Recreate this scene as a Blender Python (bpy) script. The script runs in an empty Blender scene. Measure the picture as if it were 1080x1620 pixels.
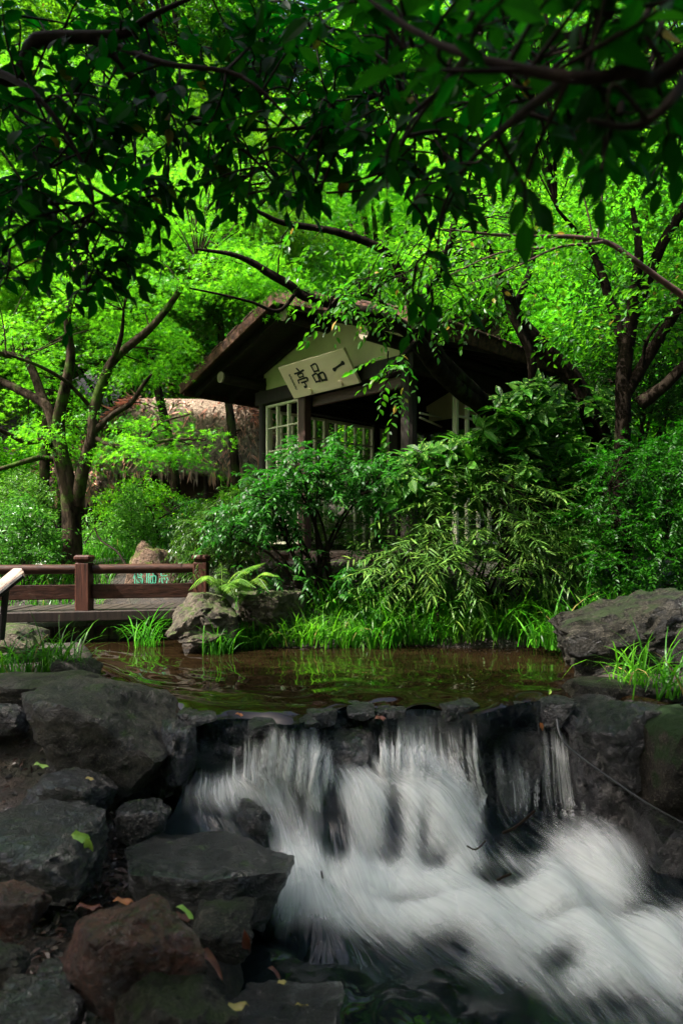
import bpy, bmesh, math, random
import numpy as np
from mathutils import Vector, Matrix, noise as mnoise

random.seed(7)
R = np.random.default_rng(7)
PI = math.pi
scene = bpy.context.scene
COL = scene.collection

# ------------------------------------------------------------------ camera, sky, sun, exposure
CAM_Z = 1.13            # metres above the surface of the upper pool (z = 0)
cam_d = bpy.data.cameras.new('camera')
cam = bpy.data.objects.new('camera', cam_d); COL.objects.link(cam)
cam.location = (0, 0, CAM_Z); cam.rotation_euler = (PI / 2, 0, 0)
cam_d.sensor_fit = 'VERTICAL'; cam_d.sensor_height = 36; cam_d.sensor_width = 24
cam_d.lens = 24; cam_d.shift_y = 50 / 1620
cam_d.clip_start = 0.05; cam_d.clip_end = 600
cam_d.dof.use_dof = True; cam_d.dof.focus_distance = 8.6; cam_d.dof.aperture_fstop = 2.4
scene.camera = cam

SUN_EL, SUN_AZ = math.radians(52), math.radians(-112)     # azimuth: 0 = +Y (away from camera), negative = to the left
world = bpy.data.worlds.new('World'); scene.world = world; world.use_nodes = True
wn = world.node_tree.nodes; wl = world.node_tree.links
for n in list(wn): wn.remove(n)
sky = wn.new('ShaderNodeTexSky'); sky.sky_type = 'NISHITA'; sky.sun_disc = False
sky.sun_elevation = SUN_EL; sky.sun_rotation = SUN_AZ
sky.air_density = 0.8; sky.dust_density = 5.0; sky.ozone_density = 0.3
bgn = wn.new('ShaderNodeBackground'); bgn.inputs['Strength'].default_value = 0.15
won = wn.new('ShaderNodeOutputWorld')
wl.new(sky.outputs[0], bgn.inputs[0]); wl.new(bgn.outputs[0], won.inputs[0])

sl = bpy.data.lights.new('sun', 'SUN'); sl.energy = 5.0; sl.angle = math.radians(0.5); sl.color = (1.0, 0.97, 0.91)
sun = bpy.data.objects.new('sun', sl); COL.objects.link(sun)
to_sun = Vector((math.sin(SUN_AZ) * math.cos(SUN_EL), math.cos(SUN_AZ) * math.cos(SUN_EL), math.sin(SUN_EL)))
sun.rotation_euler = to_sun.to_track_quat('Z', 'Y').to_euler()
sun.location = (-10, 10, 30)

vs = scene.view_settings
vs.view_transform = 'Standard'; vs.look = 'None'; vs.gamma = 1.0; vs.use_curve_mapping = False
vs.exposure = 1.75
scene.cycles.max_bounces = 6; scene.cycles.diffuse_bounces = 4; scene.cycles.glossy_bounces = 3
scene.cycles.transmission_bounces = 5; scene.cycles.transparent_max_bounces = 24
scene.cycles.use_denoising = True
scene.cycles.sample_clamp_indirect = 6.0

F = 1080.0
def P(px, py, Y):
    return np.array(((px - 540) / F * Y, Y, CAM_Z - (py - 860) / F * Y))
def pxof(p):
    p = np.asarray(p, float); Y = np.maximum(p[..., 1], 1e-3)
    return 540 + F * p[..., 0] / Y, 860 - F * (p[..., 2] - CAM_Z) / Y

# ------------------------------------------------------------------ mesh helpers
def nrm(a):
    return a / np.maximum(np.linalg.norm(a, axis=-1, keepdims=True), 1e-9)

class MB:
    """collects vertices with triangles and quads"""
    def __init__(s): s.v = []; s.f3 = []; s.f4 = []; s.n = 0
    def add(s, v, f3=None, f4=None):
        v = np.asarray(v, float).reshape(-1, 3)
        if f3 is not None and len(f3): s.f3.append(np.asarray(f3, int).reshape(-1, 3) + s.n)
        if f4 is not None and len(f4): s.f4.append(np.asarray(f4, int).reshape(-1, 4) + s.n)
        s.v.append(v); s.n += len(v); return s
    def box(s, c, size, rot=None):
        h = np.array(size) / 2
        v = np.array([(x, y, z) for x in (-1, 1) for y in (-1, 1) for z in (-1, 1)]) * h
        if rot is not None: v = v @ np.array(rot).T
        return s.add(v + np.array(c), f4=[(0, 1, 3, 2), (4, 6, 7, 5), (0, 4, 5, 1), (2, 3, 7, 6), (0, 2, 6, 4), (1, 5, 7, 3)])
    def bevbox(s, c, size, b=0.01, rot=None):
        bm = bmesh.new(); bmesh.ops.create_cube(bm, size=1.0)
        for v in bm.verts: v.co = Vector((v.co.x * size[0], v.co.y * size[1], v.co.z * size[2]))
        bmesh.ops.bevel(bm, geom=bm.edges[:], offset=b, segments=1, affect='EDGES')
        bmesh.ops.triangulate(bm, faces=bm.faces[:])
        v = np.array([x.co[:] for x in bm.verts]); bm.verts.index_update()
        f = [[q.index for q in x.verts] for x in bm.faces]; bm.free()
        if rot is not None: v = v @ np.array(rot).T
        return s.add(v + np.array(c), f3=f)
    def tube(s, pts, rad, sides=7, sub=3, jit=0.0, caps=True):
        pts = np.asarray(pts, float); rad = np.asarray(rad, float)
        if rad.ndim == 0: rad = np.full(len(pts), float(rad))
        if sub > 1 and len(pts) > 2: pts, rad = spline(pts, rad, sub)
        m = len(pts)
        t = nrm(np.gradient(pts, axis=0))
        up = np.tile((0.0, 0.0, 1.0), (m, 1)); up[np.abs(t[:, 2]) > 0.93] = (0.0, 1.0, 0.0)
        # parallel transport
        a = np.zeros_like(t); a[0] = nrm(np.cross(t[0], up[0]))
        for i in range(1, m):
            q = a[i - 1] - t[i] * np.dot(a[i - 1], t[i]); a[i] = q / max(np.linalg.norm(q), 1e-9)
        b = np.cross(t, a)
        ang = np.arange(sides) / sides * 2 * PI
        rr = rad[:, None] * (1 + (R.random((m, sides)) - 0.5) * 2 * jit)
        v = pts[:, None] + rr[..., None] * (a[:, None] * np.cos(ang)[None, :, None] + b[:, None] * np.sin(ang)[None, :, None])
        i, j = np.meshgrid(np.arange(m - 1), np.arange(sides), indexing='ij')
        f = np.stack([i * sides + j, i * sides + (j + 1) % sides, (i + 1) * sides + (j + 1) % sides, (i + 1) * sides + j], -1).reshape(-1, 4)
        s.add(v.reshape(-1, 3), f4=f)
        if caps:
            for k in (0, m - 1):
                ring = v[k]; c = ring.mean(0)
                idx = [(sides, (q + 1) % sides, q) if k == 0 else (sides, q, (q + 1) % sides) for q in range(sides)]
                s.add(np.vstack([ring, c[None]]), f3=idx)
        return s
    def mesh(s, name, off=(0, 0, 0), smooth=False, uv=None, attrs=None):
        v = np.concatenate(s.v) if s.v else np.zeros((0, 3))
        v = v - np.asarray(off, float)
        f3 = np.concatenate(s.f3) if s.f3 else np.zeros((0, 3), int)
        f4 = np.concatenate(s.f4) if s.f4 else np.zeros((0, 4), int)
        me = bpy.data.meshes.new(name)
        me.vertices.add(len(v)); me.vertices.foreach_set('co', v.astype(np.float32).ravel())
        loops = np.concatenate([f3.ravel(), f4.ravel()]).astype(np.int32)
        me.loops.add(len(loops)); me.loops.foreach_set('vertex_index', loops)
        st = np.concatenate([np.arange(len(f3)) * 3, len(f3) * 3 + np.arange(len(f4)) * 4]).astype(np.int32)
        me.polygons.add(len(st)); me.polygons.foreach_set('loop_start', st)
        me.polygons.foreach_set('use_smooth', np.full(len(st), smooth, dtype=bool))
        if uv is not None:
            l = me.uv_layers.new(name='UVMap'); l.data.foreach_set('uv', np.asarray(uv, np.float32)[loops].ravel())
        for k, a in (attrs or {}).items():
            at = me.attributes.new(k, 'FLOAT', 'POINT'); at.data.foreach_set('value', np.asarray(a, np.float32))
        me.update(calc_edges=True)
        return me

def spline(pts, rad, sub):
    n = len(pts); out = []; ro = []
    p = np.vstack([2 * pts[0] - pts[1], pts, 2 * pts[-1] - pts[-2]])
    for i in range(n - 1):
        p0, p1, p2, p3 = p[i], p[i + 1], p[i + 2], p[i + 3]
        for k in range(sub):
            t = k / sub
            out.append(0.5 * (2 * p1 + (p2 - p0) * t + (2 * p0 - 5 * p1 + 4 * p2 - p3) * t * t + (3 * p1 - p0 - 3 * p2 + p3) * t ** 3))
            ro.append(rad[i] * (1 - t) + rad[i + 1] * t)
    out.append(pts[-1]); ro.append(rad[-1])
    return np.array(out), np.array(ro)

def tag(o, label=None, cat=None, group=None, kind=None):
    if label: o['label'] = label
    if cat: o['category'] = cat
    if group: o['group'] = group
    if kind: o['kind'] = kind
    return o
def empty(name, loc, label, cat, group=None, rz=0.0):
    o = bpy.data.objects.new(name, None); COL.objects.link(o)
    o.empty_display_size = 0.2; o.location = tuple(map(float, loc)); o.rotation_euler = (0, 0, rz)
    return tag(o, label, cat, group)
def link(name, me, mat, parent=None, loc=None, kind=None):
    o = bpy.data.objects.new(name, me); COL.objects.link(o)
    if mat is not None and len(me.materials) == 0: me.materials.append(mat)
    if parent is not None: o.parent = parent
    if loc is not None: o.location = tuple(map(float, loc))
    if kind: o['kind'] = kind
    return o
def part(name, mb, mat, root, smooth=False, kind=None, world=True):
    """a part built in world coordinates under an unrotated root (world=False: already local)"""
    off = np.array(root.location) if world else (0, 0, 0)
    return link(name, mb.mesh(name, off, smooth), mat, root, kind=kind)
def copy_tree(o, parent=None):
    c = o.copy(); COL.objects.link(c)
    if parent is not None: c.parent = parent
    for ch in list(o.children): copy_tree(ch, c)
    return c

# ------------------------------------------------------------------ materials
def new_mat(name):
    m = bpy.data.materials.new(name); m.use_nodes = True
    nt = m.node_tree
    for n in list(nt.nodes): nt.nodes.remove(n)
    return m, nt.nodes, nt.links, nt.nodes.new('ShaderNodeOutputMaterial')
def math_node(N, L, op, a, b=None, clamp=False):
    n = N.new('ShaderNodeMath'); n.operation = op; n.use_clamp = clamp
    for i, x in enumerate((a, b)):
        if x is None: continue
        if isinstance(x, (int, float)): n.inputs[i].default_value = x
        else: L.new(x, n.inputs[i])
    return n.outputs[0]
def ramp(N, L, fac, stops):
    r = N.new('ShaderNodeValToRGB'); e = r.color_ramp.elements
    while len(e) < len(stops): e.new(0.5)
    for x, (p, c) in zip(e, stops):
        x.position = p; x.color = (*c, 1.0) if len(c) == 3 else c
    L.new(fac, r.inputs[0]); return r.outputs[0]
def noise_tex(N, L, vec, scale, detail=4, rough=0.55, dist=0.0):
    n = N.new('ShaderNodeTexNoise'); n.inputs['Scale'].default_value = scale; n.inputs['Detail'].default_value = detail
    n.inputs['Roughness'].default_value = rough; n.inputs['Distortion'].default_value = dist
    if vec is not None: L.new(vec, n.inputs['Vector'])
    return n.outputs['Fac']
def mixc(N, L, fac, a, b):
    n = N.new('ShaderNodeMix'); n.data_type = 'RGBA'
    for i, x in ((0, fac), (6, a), (7, b)):
        if isinstance(x, (int, float)): n.inputs[i].default_value = x
        elif isinstance(x, tuple): n.inputs[i].default_value = (*x, 1)
        else: L.new(x, n.inputs[i])
    return n.outputs[2]

def leaf_mat(name, dif, tra, fac=0.5, rough=0.4, spec=0.4, spread=0.5, odd=None, spots=None):
    """thin leaf: diffuse + gloss on top, light through it; each leaf its own tone"""
    m, N, L, out = new_mat(name)
    g = N.new('ShaderNodeNewGeometry'); oi = N.new('ShaderNodeObjectInfo')
    rnd = math_node(N, L, 'FRACT', math_node(N, L, 'ADD', g.outputs['Random Per Island'], oi.outputs['Random']))
    lo = tuple(x * (1 - spread) for x in dif); hi = (dif[0] * (1 + spread) * 1.25, dif[1] * (1 + spread * 0.8), dif[2] * (1 + spread * .5))
    stops = [(0.0, lo), (0.55, dif), (0.93, hi)]
    if odd: stops += [(0.985, hi), (0.992, odd)]
    dc = ramp(N, L, rnd, stops)
    lo2 = tuple(x * (1 - spread * .6) for x in tra); hi2 = (tra[0] * 1.5, tra[1] * 1.12, tra[2] * 1.1)
    stops = [(0.0, lo2), (0.5, tra), (0.93, hi2)]
    if odd: stops += [(0.985, hi2), (0.992, odd)]
    tc = ramp(N, L, rnd, stops)
    val = math_node(N, L, 'ADD', math_node(N, L, 'MULTIPLY', oi.outputs['Random'], 0.85), 0.5)
    hs = []
    for c_ in (dc, tc):
        h_ = N.new('ShaderNodeHueSaturation'); L.new(c_, h_.inputs['Color']); L.new(val, h_.inputs['Value'])
        L.new(math_node(N, L, 'ADD', math_node(N, L, 'MULTIPLY', math_node(N, L, 'FRACT', math_node(N, L, 'MULTIPLY', oi.outputs['Random'], 7.3)), 0.022), 0.482), h_.inputs['Hue']); hs.append(h_.outputs[0])
    dc, tc = hs
    if spots:
        tcn = N.new('ShaderNodeTexCoord')
        sp = ramp(N, L, noise_tex(N, L, tcn.outputs['Object'], spots[1], 2, 0.5), [(0.56, (0, 0, 0)), (0.66, (1, 1, 1))])
        dc = mixc(N, L, sp, dc, spots[0]); tc = mixc(N, L, sp, tc, spots[0])
    p = N.new('ShaderNodeBsdfPrincipled'); L.new(dc, p.inputs['Base Color'])
    p.inputs['Roughness'].default_value = rough; p.inputs['Specular IOR Level'].default_value = spec * 0.6
    t = N.new('ShaderNodeBsdfTranslucent'); L.new(tc, t.inputs['Color'])
    mx = N.new('ShaderNodeMixShader'); mx.inputs[0].default_value = fac
    L.new(p.outputs[0], mx.inputs[1]); L.new(t.outputs[0], mx.inputs[2]); L.new(mx.outputs[0], out.inputs[0])
    return m

def bump_to(N, L, p, h, strength=0.4, dist=0.02):
    b = N.new('ShaderNodeBump'); b.inputs['Strength'].default_value = strength; b.inputs['Distance'].default_value = dist
    L.new(h, b.inputs['Height']); L.new(b.outputs[0], p.inputs['Normal'])

def rock_mat(name, c1, c2, moss=(0.03, 0.06, 0.008), moss_amt=0.4, rough=0.6, scale=4.0, wet=0.0, fleck=(0.25, 0.22, 0.17), fleck_amt=0.3):
    m, N, L, out = new_mat(name)
    tc = N.new('ShaderNodeTexCoord'); oi = N.new('ShaderNodeObjectInfo')
    add = N.new('ShaderNodeVectorMath'); add.operation = 'ADD'
    L.new(tc.outputs['Object'], add.inputs[0]); L.new(oi.outputs['Random'], add.inputs[1])
    v = add.outputs[0]
    a = noise_tex(N, L, v, scale, 8, 0.62, 0.4); b = noise_tex(N, L, v, scale * 6, 6, 0.65); c = noise_tex(N, L, v, scale * 22, 4, 0.6)
    col = ramp(N, L, a, [(0.38, c1), (0.62, c2)])
    li = ramp(N, L, noise_tex(N, L, v, scale * 0.9, 9, 0.72, 1.0), [(0.57, (0, 0, 0)), (0.66, (1, 1, 1))])
    col = mixc(N, L, math_node(N, L, 'MULTIPLY', li, 0.55), col, tuple(x * 0.55 for x in fleck))
    vo = N.new('ShaderNodeTexVoronoi'); vo.feature = 'DISTANCE_TO_EDGE'; vo.inputs['Scale'].default_value = scale * 0.7
    wv = N.new('ShaderNodeVectorMath'); wv.operation = 'ADD'; L.new(v, wv.inputs[0])
    wn_ = N.new('ShaderNodeTexNoise'); wn_.inputs['Scale'].default_value = scale * 1.5; wn_.inputs['Detail'].default_value = 5; L.new(v, wn_.inputs['Vector'])
    ws = N.new('ShaderNodeVectorMath'); ws.operation = 'SCALE'; ws.inputs['Scale'].default_value = 0.35; L.new(wn_.outputs['Color'], ws.inputs[0]); L.new(ws.outputs[0], wv.inputs[1])
    L.new(wv.outputs[0], vo.inputs['Vector'])
    crack = ramp(N, L, vo.outputs['Distance'], [(0.0, (0, 0, 0)), (0.035, (1, 1, 1))])
    fk = ramp(N, L, c, [(0.54, (0, 0, 0)), (0.64, (1, 1, 1))])
    col = mixc(N, L, math_node(N, L, 'MULTIPLY', fk, fleck_amt), col, fleck)
    dk = ramp(N, L, b, [(0.36, (1, 1, 1)), (0.52, (0, 0, 0))])
    col = mixc(N, L, math_node(N, L, 'MULTIPLY', dk, 0.75), col, tuple(x * 0.35 for x in c1))
    g = N.new('ShaderNodeNewGeometry'); sx = N.new('ShaderNodeSeparateXYZ'); L.new(g.outputs['Normal'], sx.inputs[0])
    mm = math_node(N, L, 'ADD', math_node(N, L, 'MULTIPLY', sx.outputs['Z'], 0.35), math_node(N, L, 'MULTIPLY', noise_tex(N, L, v, scale * 1.3, 7, 0.65), 1.0))
    ms = ramp(N, L, mm, [(0.95 - moss_amt * 0.62, (0, 0, 0)), (1.08 - moss_amt * 0.62, (1, 1, 1))])
    mossc = mixc(N, L, c, tuple(x * 0.5 for x in moss), tuple(x * 1.5 for x in moss))
    col = mixc(N, L, math_node(N, L, 'MULTIPLY', ms, 0.9), col, mossc)
    p = N.new('ShaderNodeBsdfPrincipled'); L.new(col, p.inputs['Base Color'])
    rr = math_node(N, L, 'ADD', math_node(N, L, 'MULTIPLY', b, 0.5), rough - 0.25, clamp=True)
    rr = math_node(N, L, 'MAXIMUM', rr, math_node(N, L, 'MULTIPLY', ms, 0.85))
    L.new(rr, p.inputs['Roughness'])
    p.inputs['Specular IOR Level'].default_value = 0.22
    if wet: p.inputs['Coat Weight'].default_value = min(1.0, wet * 1.6); p.inputs['Coat IOR'].default_value = 1.75; p.inputs['Coat Roughness'].default_value = 0.07
    d_ = noise_tex(N, L, v, scale * 2.2, 8, 0.75, 1.2)
    h = math_node(N, L, 'ADD', math_node(N, L, 'ADD', math_node(N, L, 'ADD', d_, math_node(N, L, 'MULTIPLY', crack, 0.12)), math_node(N, L, 'MULTIPLY', b, 0.6)), math_node(N, L, 'MULTIPLY', c, 0.3))
    bump_to(N, L, p, h, 1.0, 0.085)
    if wet: L.new(p.inputs['Normal'].links[0].from_socket, p.inputs['Coat Normal'])
    L.new(p.outputs[0], out.inputs[0])
    return m

def simple_mat(name, c1, c2, scale=(8, 8, 8), rough=0.6, detail=6, bump=0.3, bdist=0.01, spec=0.4, lo=0.35, hi=0.65, moss=None, moss_amt=0.5, obj_random=0.0):
    m, N, L, out = new_mat(name)
    tc = N.new('ShaderNodeTexCoord'); mp = N.new('ShaderNodeMapping'); mp.inputs['Scale'].default_value = scale
    oi = N.new('ShaderNodeObjectInfo'); L.new(tc.outputs['Object'], mp.inputs[0])
    add = N.new('ShaderNodeVectorMath'); add.operation = 'ADD'; L.new(mp.outputs[0], add.inputs[0])
    sc = N.new('ShaderNodeVectorMath'); sc.operation = 'SCALE'; sc.inputs['Scale'].default_value = 17.0
    cx = N.new('ShaderNodeCombineXYZ')
    for i in range(3): L.new(oi.outputs['Random'], cx.inputs[i])
    L.new(cx.outputs[0], sc.inputs[0]); L.new(sc.outputs[0], add.inputs[1])
    a = noise_tex(N, L, add.outputs[0], 1.0, detail, 0.6, 0.3)
    col = ramp(N, L, a, [(lo, c1), (hi, c2)])
    if obj_random:
        br = N.new('ShaderNodeHueSaturation'); L.new(col, br.inputs['Color'])
        L.new(math_node(N, L, 'ADD', math_node(N, L, 'MULTIPLY', oi.outputs['Random'], obj_random), 1 - obj_random / 2), br.inputs['Value'])
        col = br.outputs[0]
    if moss:
        ms = ramp(N, L, noise_tex(N, L, tc.outputs['Object'], 2.3, 6, 0.65), [(0.75 - moss_amt * .4, (0, 0, 0)), (0.85 - moss_amt * .4, (1, 1, 1))])
        col = mixc(N, L, math_node(N, L, 'MULTIPLY', ms, 0.8), col, moss)
    p = N.new('ShaderNodeBsdfPrincipled'); L.new(col, p.inputs['Base Color']); p.inputs['Roughness'].default_value = rough
    p.inputs['Specular IOR Level'].default_value = spec
    if bump: bump_to(N, L, p, a, bump, bdist)
    L.new(p.outputs[0], out.inputs[0]); return m

M = {}
M['maple'] = leaf_mat('maple_leaf', (0.042, 0.26, 0.009), (0.14, 0.56, 0.012), 0.5, 0.38, 0.45, 0.65)
M['wood_leaf'] = leaf_mat('wood_leaf', (0.042, 0.24, 0.009), (0.15, 0.54, 0.012), 0.5, 0.4, 0.4, 0.7, odd=(0.35, 0.30, 0.04))
M['wood_dark'] = leaf_mat('dark_wood_leaf', (0.02, 0.13, 0.008), (0.055, 0.36, 0.008), 0.5, 0.4, 0.4, 0.6)
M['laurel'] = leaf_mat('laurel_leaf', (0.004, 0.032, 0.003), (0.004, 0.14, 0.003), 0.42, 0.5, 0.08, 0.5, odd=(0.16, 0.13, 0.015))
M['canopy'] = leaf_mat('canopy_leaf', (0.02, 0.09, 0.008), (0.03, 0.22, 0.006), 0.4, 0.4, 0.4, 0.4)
M['oval'] = leaf_mat('oval_leaf', (0.024, 0.15, 0.009), (0.06, 0.40, 0.010), 0.45, 0.36, 0.45, 0.5, odd=(0.45, 0.33, 0.04))
M['nandina'] = leaf_mat('lance_leaf', (0.022, 0.115, 0.010), (0.035, 0.26, 0.008), 0.33, 0.46, 0.4, 0.6)
M['aucuba'] = leaf_mat('spotted_leaf', (0.025, 0.15, 0.010), (0.045, 0.34, 0.010), 0.42, 0.46, 0.3, 0.4, spots=((0.20, 0.34, 0.05), 40))
M['willow'] = leaf_mat('narrow_leaf', (0.12, 0.27, 0.045), (0.13, 0.42, 0.03), 0.38, 0.4, 0.45, 0.5)
M['cedar'] = leaf_mat('fine_leaf', (0.016, 0.095, 0.004), (0.022, 0.26, 0.004), 0.4, 0.4, 0.4, 0.5)
M['azalea'] = leaf_mat('small_leaf', (0.05, 0.16, 0.02), (0.09, 0.34, 0.02), 0.4, 0.35, 0.5, 0.5)
M['grass'] = leaf_mat('grass_blade', (0.05, 0.22, 0.012), (0.08, 0.42, 0.012), 0.42, 0.38, 0.45, 0.55, odd=(0.40, 0.30, 0.10))
M['fern'] = leaf_mat('fern_frond', (0.10, 0.24, 0.03), (0.16, 0.42, 0.03), 0.42, 0.4, 0.4, 0.35)
M['flower'] = simple_mat('petal', (0.75, 0.72, 0.62), (0.85, 0.84, 0.78), bump=0)
M['bark'] = simple_mat('bark', (0.008, 0.0055, 0.0035), (0.055, 0.039, 0.025), (9, 9, 3), 0.9, 8, 1.0, 0.04, 0.04, moss=(0.045, 0.085, 0.012), moss_amt=0.55)
M['bark_dark'] = simple_mat('dark_bark', (0.003, 0.0022, 0.0016), (0.018, 0.013, 0.009), (11, 11, 4), 0.9, 8, 1.0, 0.04, 0.03, moss=(0.03, 0.05, 0.012), moss_amt=0.3)
M['twig'] = simple_mat('twig', (0.008, 0.005, 0.0035), (0.022, 0.014, 0.010), (20, 20, 20), 0.8, bump=0, spec=0.08)
M['twig_red'] = simple_mat('reddish_twig', (0.035, 0.014, 0.010), (0.09, 0.04, 0.03), (20, 20, 20), 0.6, bump=0)
M['timber'] = simple_mat('dark_timber', (0.010, 0.007, 0.005), (0.026, 0.017, 0.012), (18, 18, 3), 0.65, 6, 0.3, 0.01, 0.3)
M['post_red'] = simple_mat('red_brown_timber', (0.030, 0.013, 0.009), (0.075, 0.034, 0.024), (22, 22, 3), 0.6, 6, 0.3, 0.01, 0.35)
M['rail'] = simple_mat('rail_timber', (0.017, 0.006, 0.0032), (0.056, 0.021, 0.012), (3, 26, 26), 0.55, 7, 0.6, 0.008, 0.22, moss=(0.09, 0.06, 0.04), moss_amt=0.25)
M['railpost'] = simple_mat('rail_post_timber', (0.017, 0.0055, 0.003), (0.075, 0.025, 0.014), (26, 26, 3), 0.6, 7, 0.6, 0.008, 0.2)
M['deck'] = simple_mat('deck_board', (0.010, 0.0065, 0.0042), (0.038, 0.026, 0.017), (14, 3, 14), 0.75, 7, 0.4, 0.01, 0.35, obj_random=0.5)
M['board'] = simple_mat('weathered_board', (0.011, 0.0065, 0.0045), (0.036, 0.022, 0.015), (22, 22, 3), 0.7, 7, 0.4, 0.01, 0.3, obj_random=0.5)
M['bench'] = simple_mat('bench_timber', (0.05, 0.022, 0.018), (0.12, 0.06, 0.05), (4, 26, 26), 0.6, 7, 0.3, 0.01, 0.4)
M['cream'] = simple_mat('cream_plaster', (0.60, 0.55, 0.29), (0.72, 0.66, 0.38), (2.5, 2.5, 2.5), 0.85, 8, 0.1, 0.005, 0.2, 0.3, 0.6)
M['lattice'] = simple_mat('cream_painted_wood', (0.60, 0.57, 0.40), (0.72, 0.68, 0.50), (6, 6, 2), 0.7, 6, 0.1, 0.005)
M['plaque'] = simple_mat('plaque_wood', (0.78, 0.60, 0.41), (0.87, 0.71, 0.52), (1.5, 12, 5), 0.6, 7, 0.15, 0.005)
M['ink'] = simple_mat('ink', (0.006, 0.006, 0.006), (0.012, 0.011, 0.010), bump=0, rough=0.7)
M['shingle'] = simple_mat('bark_shingle', (0.024, 0.012, 0.009), (0.082, 0.045, 0.032), (14, 4, 14), 0.85, 7, 0.6, 0.02, 0.2, moss=(0.07, 0.10, 0.015), moss_amt=0.35, obj_random=0.6)
M['fascia'] = simple_mat('fascia_bark', (0.022, 0.010, 0.007), (0.10, 0.046, 0.028), (14, 14, 14), 0.85, 7, 0.7, 0.02, 0.2, moss=(0.08, 0.10, 0.02), moss_amt=0.3)
M['logend'] = simple_mat('log_end', (0.16, 0.13, 0.08), (0.24, 0.20, 0.13), (9, 9, 9), 0.8, bump=0.1)
M['thatch'] = simple_mat('thatch', (0.045, 0.03, 0.02), (0.33, 0.245, 0.175), (16, 16, 4), 0.9, 8, 1.0, 0.05, 0.15, 0.3, 0.7)
M['straw'] = leaf_mat('straw', (0.44, 0.315, 0.23), (0.28, 0.2, 0.14), 0.15, 0.7, 0.2, 0.9)
M['mud'] = simple_mat('earth_wall', (0.045, 0.022, 0.014), (0.075, 0.04, 0.027), (3, 3, 3), 0.9)
M['hose'] = simple_mat('black_hose', (0.012, 0.012, 0.013), (0.02, 0.02, 0.021), rough=0.35, bump=0, spec=0.6)
M['sign'] = simple_mat('pinkish_sign', (0.24, 0.155, 0.115), (0.33, 0.23, 0.175), (30, 4, 4), 0.5, bump=0.05)
M['signdark'] = simple_mat('dark_metal', (0.012, 0.010, 0.009), (0.022, 0.018, 0.015), rough=0.5, bump=0)
M['green_paint'] = simple_mat('green_paint', (0.05, 0.34, 0.20), (0.10, 0.48, 0.30), (30, 30, 30), 0.6, bump=0)
M['r_grey'] = rock_mat('grey_rock', (0.006, 0.0052, 0.0043), (0.075, 0.064, 0.050), moss_amt=0.10, rough=0.55, wet=0.2)
M['r_olive'] = rock_mat('olive_rock', (0.006, 0.005, 0.0033), (0.030, 0.025, 0.016), moss=(0.02, 0.034, 0.008), moss_amt=0.3, rough=0.6, wet=0.1)
M['r_dark'] = rock_mat('dark_wet_rock', (0.0025, 0.0025, 0.0028), (0.021, 0.0205, 0.020), moss_amt=0.02, rough=0.36, wet=0.5, fleck=(0.05, 0.05, 0.053), fleck_amt=0.3)
M['r_black'] = rock_mat('black_wet_rock', (0.002, 0.002, 0.0024), (0.009, 0.009, 0.010), moss_amt=0.05, rough=0.3, wet=0.7, fleck=(0.05, 0.05, 0.055), fleck_amt=0.2)
M['r_brown'] = rock_mat('brown_rock', (0.030, 0.010, 0.006), (0.14, 0.050, 0.030), moss_amt=0.12, rough=0.5, wet=0.25, fleck=(0.17, 0.13, 0.11))
M['r_mossy'] = rock_mat('mossy_rock', (0.015, 0.012, 0.009), (0.04, 0.032, 0.024), moss=(0.010, 0.032, 0.004), moss_amt=0.72, rough=0.8)
M['r_pale'] = rock_mat('pale_rock', (0.05, 0.04, 0.028), (0.17, 0.138, 0.098), moss=(0.06, 0.09, 0.02), moss_amt=0.36, rough=0.8, fleck=(0.24, 0.20, 0.15))
M['r_slab'] = rock_mat('slab_rock', (0.007, 0.0063, 0.005), (0.060, 0.053, 0.040), moss=(0.03, 0.045, 0.014), moss_amt=0.26, rough=0.6, wet=0.1)
M['r_red'] = rock_mat('reddish_stone', (0.14, 0.085, 0.055), (0.30, 0.19, 0.13), moss=(0.10, 0.12, 0.02), moss_amt=0.55, rough=0.85)
def dead(name, a, b, rough=0.4): return simple_mat(name, a, b, (30, 30, 30), rough, bump=0.1, bdist=0.002, spec=0.5)
M['d_brown'] = dead('brown_dead_leaf', (0.025, 0.012, 0.008), (0.07, 0.032, 0.02))
M['d_red'] = dead('red_dead_leaf', (0.09, 0.022, 0.012), (0.20, 0.06, 0.03))
M['d_orange'] = dead('orange_dead_leaf', (0.32, 0.09, 0.02), (0.45, 0.17, 0.05))
M['d_yellow'] = dead('yellow_dead_leaf', (0.30, 0.22, 0.04), (0.42, 0.33, 0.09))
M['d_green'] = dead('lime_leaf', (0.20, 0.36, 0.04), (0.34, 0.52, 0.08))

# earth
def earth_mat():
    m, N, L, out = new_mat('earth')
    g = N.new('ShaderNodeNewGeometry'); v = g.outputs['Position']
    a = noise_tex(N, L, v, 1.7, 8, 0.65); b = noise_tex(N, L, v, 14, 7, 0.7, 0.6); c = noise_tex(N, L, v, 60, 3, 0.6)
    col = ramp(N, L, b, [(0.33, (0.007, 0.005, 0.0035)), (0.55, (0.03, 0.019, 0.012)), (0.72, (0.085, 0.055, 0.034))])
    gr = ramp(N, L, a, [(0.5, (0, 0, 0)), (0.62, (1, 1, 1))])
    col = mixc(N, L, math_node(N, L, 'MULTIPLY', gr, 0.45), col, (0.018, 0.035, 0.008))
    p = N.new('ShaderNodeBsdfPrincipled'); L.new(col, p.inputs['Base Color']); p.inputs['Roughness'].default_value = 0.75
    bump_to(N, L, p, math_node(N, L, 'ADD', b, math_node(N, L, 'MULTIPLY', c, 0.4)), 0.9, 0.05)
    L.new(p.outputs[0], out.inputs[0]); return m
M['earth'] = earth_mat()

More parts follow.
